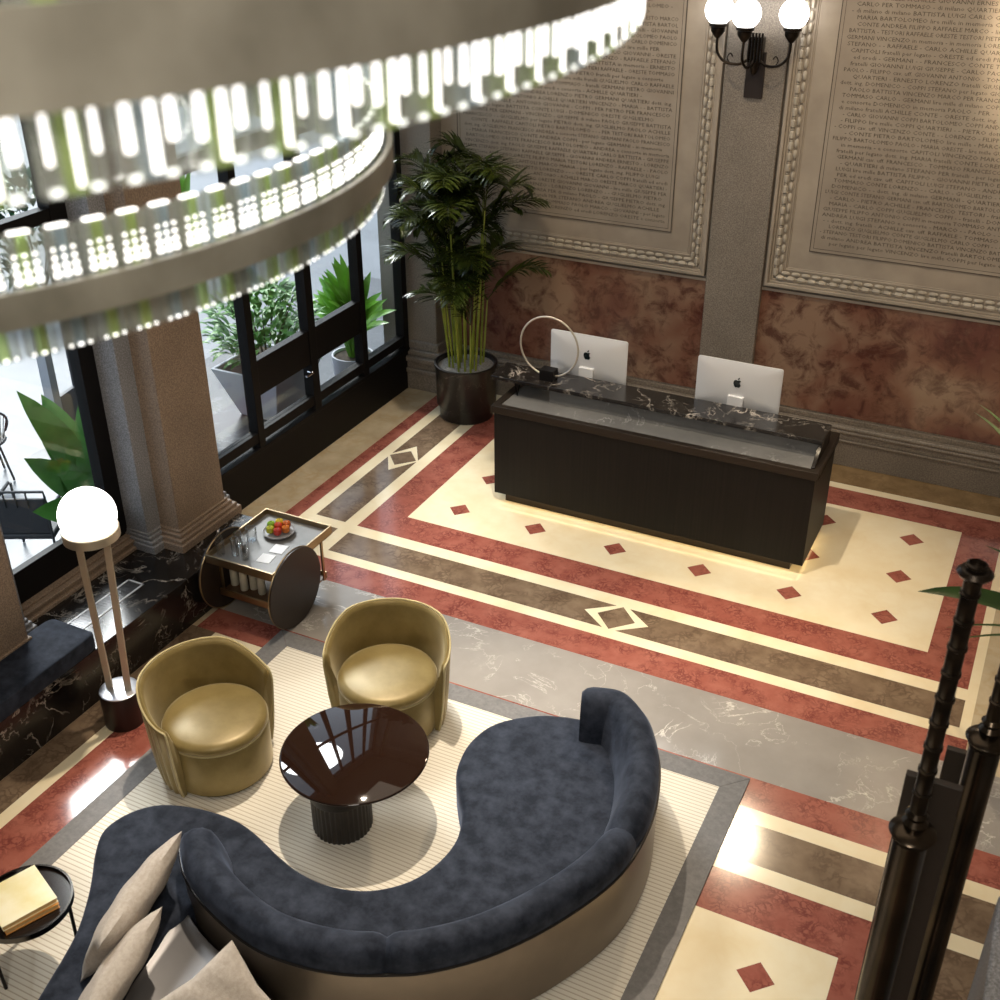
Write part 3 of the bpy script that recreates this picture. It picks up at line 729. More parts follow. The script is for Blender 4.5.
# ------------------------------------------------------------------ armchairs
OLIVE = fabric('olive_gold_velvet', (.20, .145, .048), (.29, .22, .085), 3., .45, .40, (1., .9, .65))
setp(OLIVE.node_tree.nodes['Principled BSDF'], metal=.18, spec=.5)
PIPE = fabric('gold_piping', (.48, .40, .21), (.55, .47, .26), 8., .3, .5)
def armchair(label):
    t = thing('barrel_armchair', label, 'armchair', (0, 0, 0), 0, 'olive velvet barrel armchairs')
    m = MB(); m.lathe([(.335, .02), (.37, .035), (.372, .38), (.36, .395)], 56); m.build('base_drum', OLIVE, t, ang=50)
    m = MB(); m.lathe([(.0, .395), (.355, .395), (.372, .405), (.375, .43), (.362, .46), (.32, .478), (.15, .488), (.0, .49)], 56); m.build('seat', OLIVE, t, ang=60)
    m = MB(); m.tube([(.368 * math.cos(a), .368 * math.sin(a), .395) for a in [2 * PI * i / 64 for i in range(64)]], .006, 6, True); m.build('seat_piping', PIPE, t)
    # shell: opening along +X, back along -X; the wall flares and drops to the arms
    A = math.radians(106); n = 160
    def top(a):                        # a measured from the back
        q = abs(a) / A; s = max(0., min(1., (q - .42) / .55)); s = s * s * (3 - 2 * s)
        return .79 - .15 * s
    inn = []; m = MB(); rim = []; rg = []
    for i in range(n + 1):
        a = -A + 2 * A * i / n; th = PI + a; h = top(a); q = abs(a) / A
        e = max(0., (q - .965) / .035); ht = h - .05 * e * e
        fl_ = (.5 + .5 * math.cos(a * 40)) ** 2 * .024 if q < .97 else 0
        cx, cy = -.035 * math.cos(th) * 0, 0
        def pt(r, z): return (r * math.cos(th) - .03, r * math.sin(th), z)
        tk = .042 - .010 * e
        ro0, ro1 = .415 - fl_ * .6, .474
        r = [pt(ro0, .015), pt(ro0 + .02, .12), pt(.452 - fl_, ht * .45), pt(.468 - fl_ * .8, ht - .12), pt(ro1, ht - .03), pt(ro1 - .008, ht - .01), pt(ro1 - .026, ht), pt(ro1 - tk + .004, ht - .012), pt(ro1 - tk - .008, ht - .04), pt(.418, .52), pt(.384, .40), pt(.378, .015)]
        rg.append(r); rim.append(pt(ro1 - .004, ht - .004))
    m.rings(rg); m.build('back_shell', OLIVE, t, ang=40)
    m = MB(); e0 = rg[0]; e1 = rg[-1]
    path = [(e0[0][0], e0[0][1], .02), e0[1], e0[2], e0[3], e0[4]] + rim[1:-1] + [e1[4], e1[3], e1[2], e1[1], (e1[0][0], e1[0][1], .02)]
    m.tube(path, .0075, 6); m.build('piping', PIPE, t)
    m = MB(); m.lathe([(.34, .0), (.34, .02)], 40); m.build('foot_ring', IRON, t)
    return t
ac = armchair('olive gold velvet barrel armchair nearest the floor lamp')
ac.location = (.585, -3.675, .016); ac.rotation_euler = (0, 0, math.radians(-14))
ac2 = copy_tree(ac); ac2['label'] = 'olive gold velvet barrel armchair behind the coffee table'
ac2.location = (1.44, -2.72, .016); ac2.rotation_euler = (0, 0, math.radians(-72))

# ------------------------------------------------------------------ coffee table
SMOKE = plain('smoked_glass_top', (.018, .008, .005), .03, 0., spec=.5)
ct = thing('coffee_table', 'round smoked glass coffee table on a fluted black pedestal', 'coffee table', (1.725, -3.61, .014))
m = MB(); m.lathe([(0, .505), (.492, .505), (.502, .510), (.505, .517), (.502, .524), (.492, .529), (0, .529)], 96); m.build('tabletop', SMOKE, ct, ang=50)
m = MB(); m.lathe([(.20, 0), (.205, .01), (.205, .31)], 144, (-.025, -.17, 0), rmod=lambda a: 1 - .045 * (.5 + .5 * math.cos(a * 36))); m.build('fluted_pedestal', plain('fluted_black', (.018, .014, .012), .35, .3), ct, ang=60)
m = MB(); m.lathe([(.212, .31), (.214, .315), (.214, .43), (.20, .435), (.19, .505)], 64, (-.025, -.17, 0)); m.build('pedestal_collar', plain('collar_black', (.012, .009, .008), .22, .5), ct)

# ------------------------------------------------------------------ floor lamp
GLOBE = emis('lit_opal_globe', (1., .97, .92), 4.)
ln = thing('floor_lamp', 'brass floor lamp with a lit white globe on two flat posts beside the window bench', 'floor lamp', (-.405, -3.60, 0), math.radians(26.5))
m = MB(); m.lathe([(.148, 0), (.15, .005), (.15, .30)], 48); m.build('base', plain('lamp_base_brown', (.020, .011, .009), .4, .2), ln)
m = MB(); m.lathe([(.148, .30), (.148, .306), (.14, .31), (0, .31)], 48); m.build('base_cap', plain('satin_steel', (.62, .62, .66), .33, 1.), ln)
for s, yy in ((-1, .02), (1, -.02)):
    m = MB(); p0 = Vector((s * .075, yy, .31)); p1 = Vector((s * .11 + .03, yy, 1.665))
    m.add([(p0.x - .024, yy - .012, .305), (p0.x + .024, yy - .012, .305), (p0.x + .024, yy + .012, .305), (p0.x - .024, yy + .012, .305), (p1.x - .024, yy - .012, 1.665), (p1.x + .024, yy - .012, 1.665), (p1.x + .024, yy + .012, 1.665), (p1.x - .024, yy + .012, 1.665)], [(0, 3, 2, 1), (4, 5, 6, 7), (0, 1, 5, 4), (1, 2, 6, 5), (2, 3, 7, 6), (3, 0, 4, 7)])
    m.build('post', BRASS, ln, bevel=.003)
m = MB(); m.lathe([(0, 1.655), (.188, 1.655), (.196, 1.66), (.196, 1.725), (.190, 1.73), (.175, 1.73)], 64, (.035, 0, 0)); m.build('globe_ring', BRASS, ln)
m = MB(); m.ball((.035, 0, 1.835), .198, 40, 20, z0=-.53); m.build('globe', GLOBE, ln, ang=80)

# ------------------------------------------------------------------ bar trolley
WOODD = plain('dark_walnut', (.020, .012, .008), .45)
TRAYM = mottled('grey_leather_tray', (.15, .145, .14), (.21, .205, .20), 4., .4)
bt = thing('bar_trolley', 'brass bar trolley with big round dark side wheels beside the bench end', 'bar trolley', (-.300, -1.785, 0))
for s in (-1, 1):
    m = MB(); m.tube([(s * .352, -.175, .366), (s * .374, -.175, .366)], .361, 72); d = m.build('side_disc', WOODD, bt, ang=40)
    m = MB(); m.tube([(s * .354, -.175 + .362 * math.cos(a), .366 + .362 * math.sin(a)) for a in [2 * PI * i / 96 for i in range(96)]], .006, 6, True)
    m.build('disc_edge', GOLD, d)
m = MB(); m.box((-.335, -.42, .575), (.335, .42, .60)); m.build('tray_floor', TRAYM, bt)
m = MB()
for a, b in (((-.35, -.435), (.35, -.42)), ((-.35, .42), (.35, .435)), ((-.35, -.42), (-.335, .42)), ((.335, -.42), (.35, .42))): m.box((*a, .57), (*b, .65))
m.build('tray_rim', GOLD, bt, bevel=.003)
m = MB(); m.box((-.345, -.30, .185), (.345, .30, .20)); m.build('lower_shelf', plain('shelf_walnut', (.10, .05, .022), .4), bt)
for y in (-.315, .30): MB().box((-.345, y, .17), (.345, y + .015, .235)).build('shelf_rail', GOLD, bt, bevel=.002)
for y in (-.27, .27):
    for s in (-1, 1): MB().box((s * .341 - .008, y - .012, .17), (s * .341 + .008, y + .012, .575)).build('upright', GOLD, bt)
def at(x, y, z): return (x, y, z)
# things standing on the trolley
p = MB(); p.lathe([(0, .0), (.10, 0), (.135, .018), (.142, .034), (.136, .037), (.122, .024), (0, .022)], 48)
tag(p.build('fruit_plate', plain('stoneware', (.36, .36, .37), .5), loc=(-.335, -1.60, .6005)), 'grey stoneware fruit plate on the trolley tray', 'plate')
FR = [('green apple at the left edge of the fruit plate', 'apple', (.20, .36, .02), -.078, .0, 0), ('yellow-green apple at the near left of the fruit plate', 'apple', (.42, .42, .03), -.039, -.068, 0),
      ('red apple at the near right of the fruit plate', 'apple', (.45, .03, .015), .039, -.068, .0), ('orange at the right edge of the fruit plate', 'orange', (.62, .17, .02), .078, .0, 0),
      ('yellow apple at the back left of the fruit plate', 'apple', (.58, .42, .03), -.039, .068, 0), ('orange-red apple at the back right of the fruit plate', 'apple', (.55, .12, .02), .039, .068, 0),
      ('crimson apple in the middle of the fruit plate', 'apple', (.50, .05, .02), .0, .0, .008)]
for lb, ct_, c, dx, dy, dz in FR:
    m = MB(); m.lathe([(0.004, .006), (.018, .0), (.032, .011), (.0375, .034), (.032, .056), (.016, .067), (.006, .062), (0, .058)], 20)
    o = m.build(ct_ if ct_ != 'apple' else 'apple', mottled('fruit_skin', tuple(q * .85 for q in c), tuple(min(1, q * 1.15) for q in c), 12., .3), loc=(-.335 + dx, -1.60 + dy, .6345 + dz))
    tag(o, lb, ct_, 'fruit on the grey plate')
    s = MB(); s.tube([(0, 0, .056), (.003, 0, .074)], .002, 5); s.build('stem', plain('fruit_stem', (.05, .03, .01), .8), o)
def tumbler(label, x, y, r, h, kind='glass_tumbler', cat='glass'):
    m = MB(); m.lathe([(0, .0), (r * .85, 0), (r, .01), (r, h), (r * .93, h), (r * .9, .014), (0, .012)], 28)
    tag(m.build(kind, TUMBLER, loc=(x, y, .601), ang=50), label, cat, 'clear drinking glasses on the trolley')
tumbler('tall clear glass, second from the bottle on the trolley tray', -.455, -2.055, .032, .17)
tumbler('clear tumbler at the near edge of the tray, closest to the white cards', -.345, -2.07, .034, .16)
tumbler('clear glass in the middle of the group of glasses', -.42, -1.965, .034, .15)
tumbler('clear glass at the back left of the group of glasses', -.52, -1.93, .033, .14)
tumbler('wide clear tumbler nearest the fruit plate', -.475, -1.80, .046, .13)
bo = thing('water_bottle', 'clear glass water bottle at the front left corner of the tray', 'bottle', (-.575, -2.10, .601))
m = MB(); m.lathe([(0, 0), (.034, 0), (.037, .01), (.037, .15), (.03, .18), (.014, .205), (.013, .235), (.011, .235), (.011, .21), (.03, .15), (.03, .012), (0, .01)], 28); m.build('bottle_body', TUMBLER, bo)
MB().lathe([(.0, .232), (.015, .232), (.015, .252), (0, .253)], 16).build('cap', CHROME, bo)
for lb, x, y in (('white card on the trolley tray, nearer the fruit plate', -.185, -1.815), ('white card on the trolley tray, nearer the front edge', -.195, -1.985)):
    tag(MB().box((-.062, -.066, 0), (.062, .066, .004), math.radians(8)).build('white_card', plain('card_white', (.85, .85, .86), .6), loc=(x, y, .6005)), lb, 'card', 'white cards on the trolley tray')
for i, (x, y) in enumerate(((-.60, -1.95), (-.475, -1.98), (-.41, -1.93), (-.30, -1.96))):
    b = thing('wine_bottle', ('cream-coloured bottle at the left end of the trolley lower shelf', 'cream-coloured bottle second from the left on the trolley lower shelf', 'cream-coloured bottle third from the left on the trolley lower shelf', 'cream-coloured bottle at the right end of the trolley lower shelf')[i], 'bottle', (x, y, .2005), 0, 'bottles on the trolley lower shelf')
    m = MB(); m.lathe([(0, 0), (.032, 0), (.035, .01), (.035, .17), (.026, .21), (.013, .235), (.012, .27), (0, .27)], 24); m.build('bottle_body', plain('cream_bottle', (.62, .58, .47), .35), b)
    MB().lathe([(.0145, .268), (.0145, .30), (0, .30)], 16).build('cap', GOLD, b)

# ------------------------------------------------------------------ side table with books
tb = thing('side_table', 'small round black side table holding books at the lower left corner', 'side table', (.665, -5.52, .014))
m = MB(); m.lathe([(0, .475), (.262, .475), (.262, .485), (0, .487)], 64); m.build('tabletop', plain('black_tray', (.014, .010, .009), .18), tb)
m = MB(); m.lathe([(.262, .465), (.275, .465), (.275, .505), (.262, .505), (.262, .465)], 64); m.build('rim', plain('black_nickel', (.09, .085, .08), .18, 1.), tb)
for a in (.42, 2.5, 4.6):
    MB().tube([(.262 * math.cos(a), .262 * math.sin(a), .48), (.25 * math.cos(a), .25 * math.sin(a), 0)], .011, 8).build('leg', BLACKSTEEL, tb)
def book(label, loc, rz, w, l, h, cover, pages):
    b = thing('book', label, 'book', loc, rz, 'books on the side table')
    m = MB(); m.box((-w / 2, -l / 2, 0), (w / 2, l / 2, .004)); m.box((-w / 2, -l / 2, h - .004), (w / 2, l / 2, h)); m.box((-w / 2, -l / 2, .004), (-w / 2 + .005, l / 2, h - .004)); m.build('cover', cover, b)
    MB().box((-w / 2 + .005, -l / 2 + .005, .004), (w / 2 - .005, l / 2 - .005, h - .004)).build('pages', pages, b)
COVY = mottled('pale_yellow_cover', (.80, .72, .38), (.92, .88, .66), 5., .45)
COVO = mottled('orange_cover', (.62, .24, .05), (.75, .36, .08), 6., .5)
PG = mottled('page_edges', (.60, .36, .12), (.72, .50, .24), 60., .8, 0, 2, .3, .7, 0, (1, 1, 14))
book('orange book lying at the bottom of the pair on the side table', (.665, -5.53, .502), math.radians(-24), .33, .31, .035, COVO, PG)
book('pale yellow book lying on top of the orange book', (.655, -5.535, .5375), math.radians(-22), .33, .32, .035, COVY, PG)

# ------------------------------------------------------------------ reception desk
RIBW = None
def desk_front():
    m, nt, b = new_mat('dark_fluted_wood'); setp(b, rough=.5, spec=.25)
    f = noise(nt, coords(nt, (40, 1, .8)), 1.2, 4)
    nt.links.new(ramp(nt, f, [(.3, (.0035, .003, .0028)), (.7, (.009, .007, .006))]), b.inputs['Base Color'])
    bump(nt, b, f, .25, .004)
    return m
RIBW = desk_front()
RIMB = plain('bronze_rim', (.030, .022, .016), .4, .5)
de = thing('reception_desk', 'dark fluted reception desk with black marble upper shelf on glowing plinth', 'reception desk', (.63, .68, 0))
W = 3.145; D = .85
MB().box((0, 0, .10), (W, D, 1.0)).build('desk_body', RIBW, de, bevel=.004)
MB().box((.10, .055, 0), (W - .12, D - .05, .10)).build('plinth', RIMB, de)
MB().box((.06, .03, .088), (W - .06, .045, .098)).build('plinth_light', emis('warm_led', (1., .72, .33), 6.), de)
MB().box((W - .045, .05, .088), (W - .03, D - .05, .098)).build('plinth_light', bpy.data.materials['warm_led'], de)
m = MB(); m.box((-.02, -.02, 1.0), (W + .02, .05, 1.075)); m.box((-.02, D - .05, 1.0), (W + .02, D + .02, 1.075)); m.box((-.02, .05, 1.0), (.05, D - .05, 1.075)); m.box((W - .05, .05, 1.0), (W + .02, D - .05, 1.075)); m.build('counter_rim', RIMB, de, bevel=.003)
MB().box((.05, .05, 1.0), (W - .05, D - .05, 1.062)).build('counter_slab', SLATE, de)
MB().box((-.17, .27, 1.212), (W - .03, .64, 1.252)).build('upper_shelf', BLACKM, de, bevel=.003)
m = MB(); a_, b_ = W - .062, W - .03
yz = [(.06, 1.0625), (.64, 1.0625), (.64, 1.212), (.27, 1.212), (.06, 1.085)]
m.add([(a_, y, z) for y, z in yz] + [(b_, y, z) for y, z in yz], [(0, 1, 2, 3, 4), (9, 8, 7, 6, 5)] + [(q, 5 + q, 5 + (q + 1) % 5, (q + 1) % 5) for q in range(5)])
m.build('end_panel', BLACKM, de, bevel=.002)
MB().box((.45, .32, 1.0625), (W - .065, .345, 1.212)).build('front_panel', SLATE, de)
for x in (.10,):
    m = MB(); m.tube([(x - .03, .32, 1.212), (x, .32, 1.066), (x + .03, .32, 1.212)], .008, 8); m.build('hairpin_bracket', BLACKSTEEL, de)
MB().box((-.05, .34, 1.195), (.45, .60, 1.212)).build('shelf_underframe', BLACKSTEEL, de)

# ------------------------------------------------------------------ computers on the desk
ALU = plain('silver_aluminium', (.78, .78, .79), .36, .3)
def imac(label, x):
    t = thing('desktop_computer', label, 'computer', (x, 1.392, 1.0625), 0, 'silver computers on the reception desk')
    w, z0, z1 = .81, .135, .60
    rg = []
    def rr(hw, za, zb, y, r):
        o = []
        for cx, cz, a0 in ((hw - r, zb - r, 0), (-hw + r, zb - r, PI / 2), (-hw + r, za + r, PI), (hw - r, za + r, 3 * PI / 2)):
            for k in range(5):
                a = a0 + PI / 2 * k / 4; o.append((cx + r * math.cos(a), y, cz + r * math.sin(a)))
        return o
    m = MB(); m.rings([rr(w / 2, z0, z1, .015, .02), rr(w / 2, z0, z1, .005, .02), rr(w / 2 - .02, z0 + .02, z1 - .02, -.004, .03), rr(w / 2 * .6, z0 + .1, z1 - .1, -.02, .05), rr(w / 2 * .3, z0 + .17, z1 - .17, -.026, .04)]); m.build('casing', ALU, t, ang=30)
    m = MB(); m.rings([rr(w / 2 - .015, z0 + .07, z1 - .015, .0165, .01), rr(w / 2 - .015, z0 + .07, z1 - .015, .0155, .01)]); m.build('screen', plain('black_screen', (.01, .01, .012), .1), t)
    m = MB(); m.box((-.075, -.06, 0), (.075, .13, .008))
    m.add([(-.075, -.062, 0), (.075, -.062, 0), (.075, -.05, 0), (-.075, -.05, 0), (-.075, -.048, .27), (.075, -.048, .27), (.075, -.02, .27), (-.075, -.02, .27)], [(0, 3, 2, 1), (4, 5, 6, 7), (0, 1, 5, 4), (1, 2, 6, 5), (2, 3, 7, 6), (3, 0, 4, 7)])
    m.build('stand', ALU, t, bevel=.003)
    # fruit-shaped emblem on the back
    outl = catmull([(0, .026), (-.014, .030), (-.029, .024), (-.036, .006), (-.033, -.014), (-.022, -.034), (-.010, -.040), (0, -.036), (.010, -.040), (.022, -.034), (.031, -.018), (.022, -.006), (.019, .006), (.023, .017), (.030, .023), (.014, .030)], 4, True)
    leaf = catmull([(.0, .036), (.004, .048), (.016, .056), (.015, .044), (.008, .037)], 4, True)
    m = MB()
    for pl in (outl, leaf):
        n = len(pl); zc = .40; vs = [(a * 1.05, -.0305, zc + b * 1.05) for a, b in pl] + [(a * 1.05, -.020, zc + b * 1.05) for a, b in pl]
        m.add(vs, [tuple(range(n)), tuple(reversed(range(n, 2 * n)))] + [(i, (i + 1) % n, n + (i + 1) % n, n + i) for i in range(n)])
    m.build('logo', plain('dark_emblem', (.004, .010, .012), .15), t)
imac('silver desktop computer behind the ring lamp, its back facing the lobby', 1.315)
imac('silver desktop computer at the right of the desk, clear of the ring lamp', 2.83)
rl = thing('ring_lamp', 'slim pale ring lamp on a black cube base on the desk shelf', 'desk lamp', (1.01, 1.125, 1.253))
MB().box((-.075, -.06, 0), (.075, .06, .105)).build('base', BLACKSTEEL, rl, bevel=.003)
m = MB(); m.tube([(.305 * math.cos(a), 0, .335 + .305 * math.sin(a)) for a in [-PI / 2 + .22 + (2 * PI - .44) * i / 64 for i in range(65)]], .0095, 10); m.build('ring', plain('pale_ring', (.62, .56, .47), .3, .6), rl)

# ------------------------------------------------------------------ palm in black marble planter
def palm(loc):
    t = thing('potted_palm', 'tall areca palm in a black marble planter in the corner', 'potted palm', loc)
    m = MB(); m.lathe([(.0, 0), (.30, 0), (.31, .01), (.32, .14), (.345, .17), (.35, .60), (.365, .635), (.365, .665), (.345, .67), (.325, .66), (.32, .60)], 56); m.build('planter', BLACKP, t, ang=40)
    MB().lathe([(.325, .585), (.325, .62), (.0, .628)], 40).build('gravel', mottled('grey_gravel', (.22, .20, .18), (.46, .44, .42), 60., .9, bmp=.6), t)
    rnd = random.Random(5)
    nst = 19
    for s in range(nst):
        a = s * 2.4 + rnd.uniform(-.3, .3); r0 = .05 + .18 * math.sqrt(s / nst)
        b = Vector((r0 * math.cos(a), r0 * math.sin(a), .62))
        H = rnd.uniform(.55, 2.0); lean = rnd.uniform(.03, .13) * H
        topv = b + Vector((lean * math.cos(a), lean * math.sin(a), H))
        m = MB(); m.tube([b, b.lerp(topv, .5) + Vector((0, 0, 0)), topv], [.013, .011, .007], 7); st = m.build('cane', STEMG, t)
        # arching frond
        for fr in range(3):
            az = a + rnd.uniform(-.7, .7) + fr * PI * rnd.uniform(.4, .9); L = rnd.uniform(.8, 1.2); rise = rnd.uniform(.6, 1.35)
            pts = []
            for k in range(13):
                u = k / 12
                pts.append(topv + Vector((math.cos(az) * L * .58 * u, math.sin(az) * L * .58 * u, rise * (u - .55 * u * u * (1 + .2 * u)) * 1.1)))
            if topv.y + loc[1] + math.sin(az) * L * .62 > 2.95 or topv.x + loc[0] + math.cos(az) * L * .62 < -1.5:
                pts = [Vector((p.x, topv.y - abs(p.y - topv.y) if topv.y + loc[1] + math.sin(az) * L * .62 > 2.95 else p.y, p.z)) for p in pts]
                pts = [Vector((topv.x + abs(p.x - topv.x) if topv.x + loc[0] + math.cos(az) * L * .62 < -1.5 else p.x, p.y, p.z)) for p in pts]
            m = MB(); m.tube(pts, [.007 - .005 * k / 12 for k in range(13)], 5)
            for k in range(2, 26):
                u = k / 26; i = min(int(u * 12), 11); f = u * 12 - i
                p = pts[i].lerp(pts[i + 1], f); d = (pts[i + 1] - pts[i]).normalized(); sd = d.cross(Vector((0, 0, 1))).normalized()
                ll = .34 * (math.sin(PI * (.12 + .8 * u))) * rnd.uniform(.85, 1.15)
                for sg in (-1, 1):
                    q = p + (sd * sg * .8 + d * .75 + Vector((0, 0, -.10 + rnd.uniform(-.22, .15)))).normalized() * ll
                    qy = q.y
                    if qy + loc[1] > 2.97: q.y = 2.97 - loc[1]
                    if q.x + loc[0] < -1.52: q.x = -1.52 - loc[0]
                    blade(m, p, q, (0, 0, 1), .034, .10, 4, .25, .75)
            m.build('frond', LEAF_P, t)
palm((-.575, 2.36, 0))

# ------------------------------------------------------------------ wall sconce
OPAL = emis('lit_sconce_globe', (1., .97, .93), 5.)
sn = thing('wall_sconce', 'three-globe dark iron wall sconce on the granite pilaster', 'wall sconce', (2.28, 2.99, 3.70))
MB().box((-.09, -.025, 0), (.09, 0, .42)).build('backplate', plain('sconce_plate', (.035, .026, .024), .5, .4), sn, bevel=.004)
m = MB(); m.box((-.07, -.10, .34), (.07, -.02, .56))
for x in (-.06, -.03, 0, .03, .06): m.tube([(x, -.11, .34), (x, -.11, .60)], .011, 8)
m.lathe([(.0, .22), (.02, .23), (.04, .28), (.05, .34)], 16, (0, -.08, 0)); m.build('stem_cluster', IRON, sn)
for gx, gy in ((-.36, -.15), (-.06, -.30), (.34, -.15)):
    m = MB()
    if abs(gx) > .1: pts = [(gx * .15, -.10, .36), (gx * .40, -.12, .315), (gx * .75, gy, .335), (gx * .97, gy, .42), (gx, gy, .55)]
    else: pts = [(0, -.10, .36), (gx * .5, -.2, .30), (gx, gy, .38), (gx, gy, .55)]
    m.tube(catmull(pts, 6), .013, 8)
    if abs(gx) > .1: m.tube(catmull([(gx * .62, gy * .9, .32), (gx * .70, gy * .9, .37), (gx * .62, gy * .9, .41), (gx * .55, gy * .9, .38)], 5), .006, 6)
    ar = m.build('arm', IRON, sn)
    m = MB(); m.lathe([(.02, .54), (.045, .57), (.065, .60), (.068, .64), (.085, .645), (.085, .67), (.07, .675)], 24, (gx, gy, 0)); m.build('cup', IRON, ar)
    m = MB(); m.ball((gx, gy, .785), .135, 28, 16); m.build('globe', OPAL, ar, ang=80)

# ------------------------------------------------------------------ chandelier: two rings of crystal bars
BANDM = mottled('champagne_metal', (.20, .187, .152), (.37, .35, .295), 5., .42, .35, 4, .3, .7, .02)
LED = emis('chandelier_led', (1., .97, .93), 2.4)
cx, cy = 2.865, -6.95
ch = thing('ring_chandelier', 'two-tier ring chandelier of glass bars on champagne metal bands, hanging in the foreground', 'chandelier', (cx, cy, HC))
def ring(R, zb, zt, cb, ctop, nbar, vis, center, rods):
    ox, oy = center[0] - cx, center[1] - cy
    m = MB(); m.lathe([(R - .012, zb - HC), (R, zb - HC), (R, zt - HC), (R - .012, zt - HC), (R - .012, zb - HC)], 160, (ox, oy, 0))
    b = m.build('ring_band', BANDM, ch, ang=40)
    w = 2 * PI * R / nbar * .84
    rest = MB(); gm = [CLEARBAR, GREENERYBAR, BLUEBAR]
    for i in range(nbar):
        a = 2 * PI * i / nbar; deg = math.degrees(a); deg = deg - 360 if deg > 180 else deg
        inview = vis[0] < deg < vis[1]
        mb = MB() if inview else rest
        Rm = R - .034
        M = Matrix.Translation((ox + Rm * math.cos(a), oy + Rm * math.sin(a), (cb + ctop) / 2 - HC)) @ Matrix.Rotation(a, 4, 'Z')
        h = ctop - cb; zc = (cb + ctop) / 2
        for k, gi in ((-1, 0), (0, 1 if i % 3 != 1 else 2), (1, 0)):
            mb.mat(gi).obox(M @ Matrix.Translation((0, k * w * .34, 0)), (.018, w * .31, h))
        mb.mat(3)
        if rods:
            for k, f0, f1 in ((-.34, .06, .62), (.05, .0, .9), (.36, .05, .55)):
                z1 = zb - zc - (zb - cb) * f0; z0 = zb - zc - (zb - cb) * f1
                mb.obox(M @ Matrix.Translation((.0105, k * w, (z0 + z1) / 2)), (.003, w * (.13 if (i + int(k * 10)) % 3 else .07), z1 - z0))
            for k in (-1, 1): mb.obox(M @ Matrix.Translation((.006, k * w * .3, -h / 2 + .004)), (.004, w * .16, .005))
            mb.obox(M @ Matrix.Translation((-.011, 0, (zt - zc) + .03)), (.003, w * .5, .05))
        else:
            for k in (-1, 0, 1):
                for q in range(4):
                    sz = (.0085, .007, .005, .004)[q]
                    mb.obox(M @ Matrix.Translation((.011, k * w * .31, (zt - zc) + .008 + q * .013)), (.003, sz * 1.1, sz))
                mb.obox(M @ Matrix.Translation((.008, k * w * .31, -h / 2 + .003)), (.003, .004 if k else .007, .004))
            mb.obox(M @ Matrix.Translation((.0, 0, h / 2 + .0015)), (.012, w * .62, .003))
        if inview: mb.build('crystal_bar', [CLEARBAR, GREENERYBAR, BLUEBAR, LED], b, smooth=False)
    tag(rest.build('crystal_bar', [CLEARBAR, GREENERYBAR, BLUEBAR, LED], b, smooth=False), kind='stuff')
ring(1.77, 5.707, 5.793, 5.630, 5.873, 148, (-62, 30), (2.865, -7.005), True)
ring(1.143, 5.260, 5.316, 5.203, 5.395, 120, (-75, 75), (2.866, -6.782), False)
m = MB(); m.lathe([(0, -.06), (.16, -.05), (.18, 0)], 32); m.build('canopy', BANDM, ch)
for R, z, (ox, oy), angs in ((1.764, 5.79, (0, -.055), (150, 205, 255)), (1.137, 5.315, (.001, .168), (170, 215, 260))):
    for a in angs:
        a = math.radians(a)
        m = MB(); m.tube([(ox + R * math.cos(a), oy + R * math.sin(a), z - HC - .02), (.1 * math.cos(a), .1 * math.sin(a), -.03)], .004, 6); m.build('suspension_cable', CHROME, ch)

# ------------------------------------------------------------------ dark iron railing on the right
rw = thing('iron_balustrade', 'dark bronze balustrade of thick columns and ringed uprights at the right edge', 'balustrade', (0, 0, 0))
def post(x, y, zf, zt, px, py, ph):
    m = MB(); m.lathe([(.10, 0), (.10, .06), (.067, .09), (.067, zf - .05), (.075, zf - .04), (.067, zf - .02)], 32, (x, y, 0)); c = m.build('column', BRONZECOL, rw)
    m = MB(); m.lathe([(.05, zf - .03), (.08, zf - .022), (.092, zf - .005), (.08, zf + .008), (.04, zf + .02), (.05, zf + .05), (.035, zf + .07), (.045, zf + .09), (.03, zf + .11)], 32, (x, y, 0)); m.build('collar', BRONZECOL, c)
    prof = []
    z = zf + .1; k = 0
    while z < zt - .03:
        prof += [(.033, z), (.033, z + .085), (.030, z + .092), (.038, z + .098), (.038, z + .104), (.030, z + .109)]; z += .115; k += 1
    m = MB(); m.lathe(prof + [(.022, zt)], 24, (x, y, 0), rmod=lambda a: 1 - .07 * (.5 + .5 * math.cos(6 * a))); m.build('ringed_upright', IRON, rw)
    m = MB(); m.lathe([(.02, zt - .02), (.05, zt - .01), (.062, zt + .005), (.05, zt + .02), (0, zt + .03)], 32, (x, y, 0)); m.build('finial_disc', IRON, rw)
    MB().box((px, py, .04), (px + .22, py + .035, zf + ph)).build('flat_plate', PLATE_BROWN, rw, bevel=.004)
post(5.237, -4.835, 2.53, 3.73, 5.16, -4.62, .08)
post(5.437, -4.14, 2.53, 3.73, 5.29, -3.92, -.30)
MB().box((5.10, -5.0, 0), (5.59, -3.8, .045)).build('base_rail', IRON, rw)
MB().box((5.31, -4.75, .3), (5.35, -4.22, .36)).build('lower_rail', IRON, rw)
# granite pedestal at the corner
m = MB(); m.box((0, 0, 0), (.6, .61, 1.92)); m.box((-.03, -.03, 0), (.63, .63, .3)); 
tag(m.build('granite_pedestal', GREYGRAN, loc=(5.63, -4.99, 0), bevel=.02), 'plain grey granite pedestal at the bottom right corner', 'pedestal')
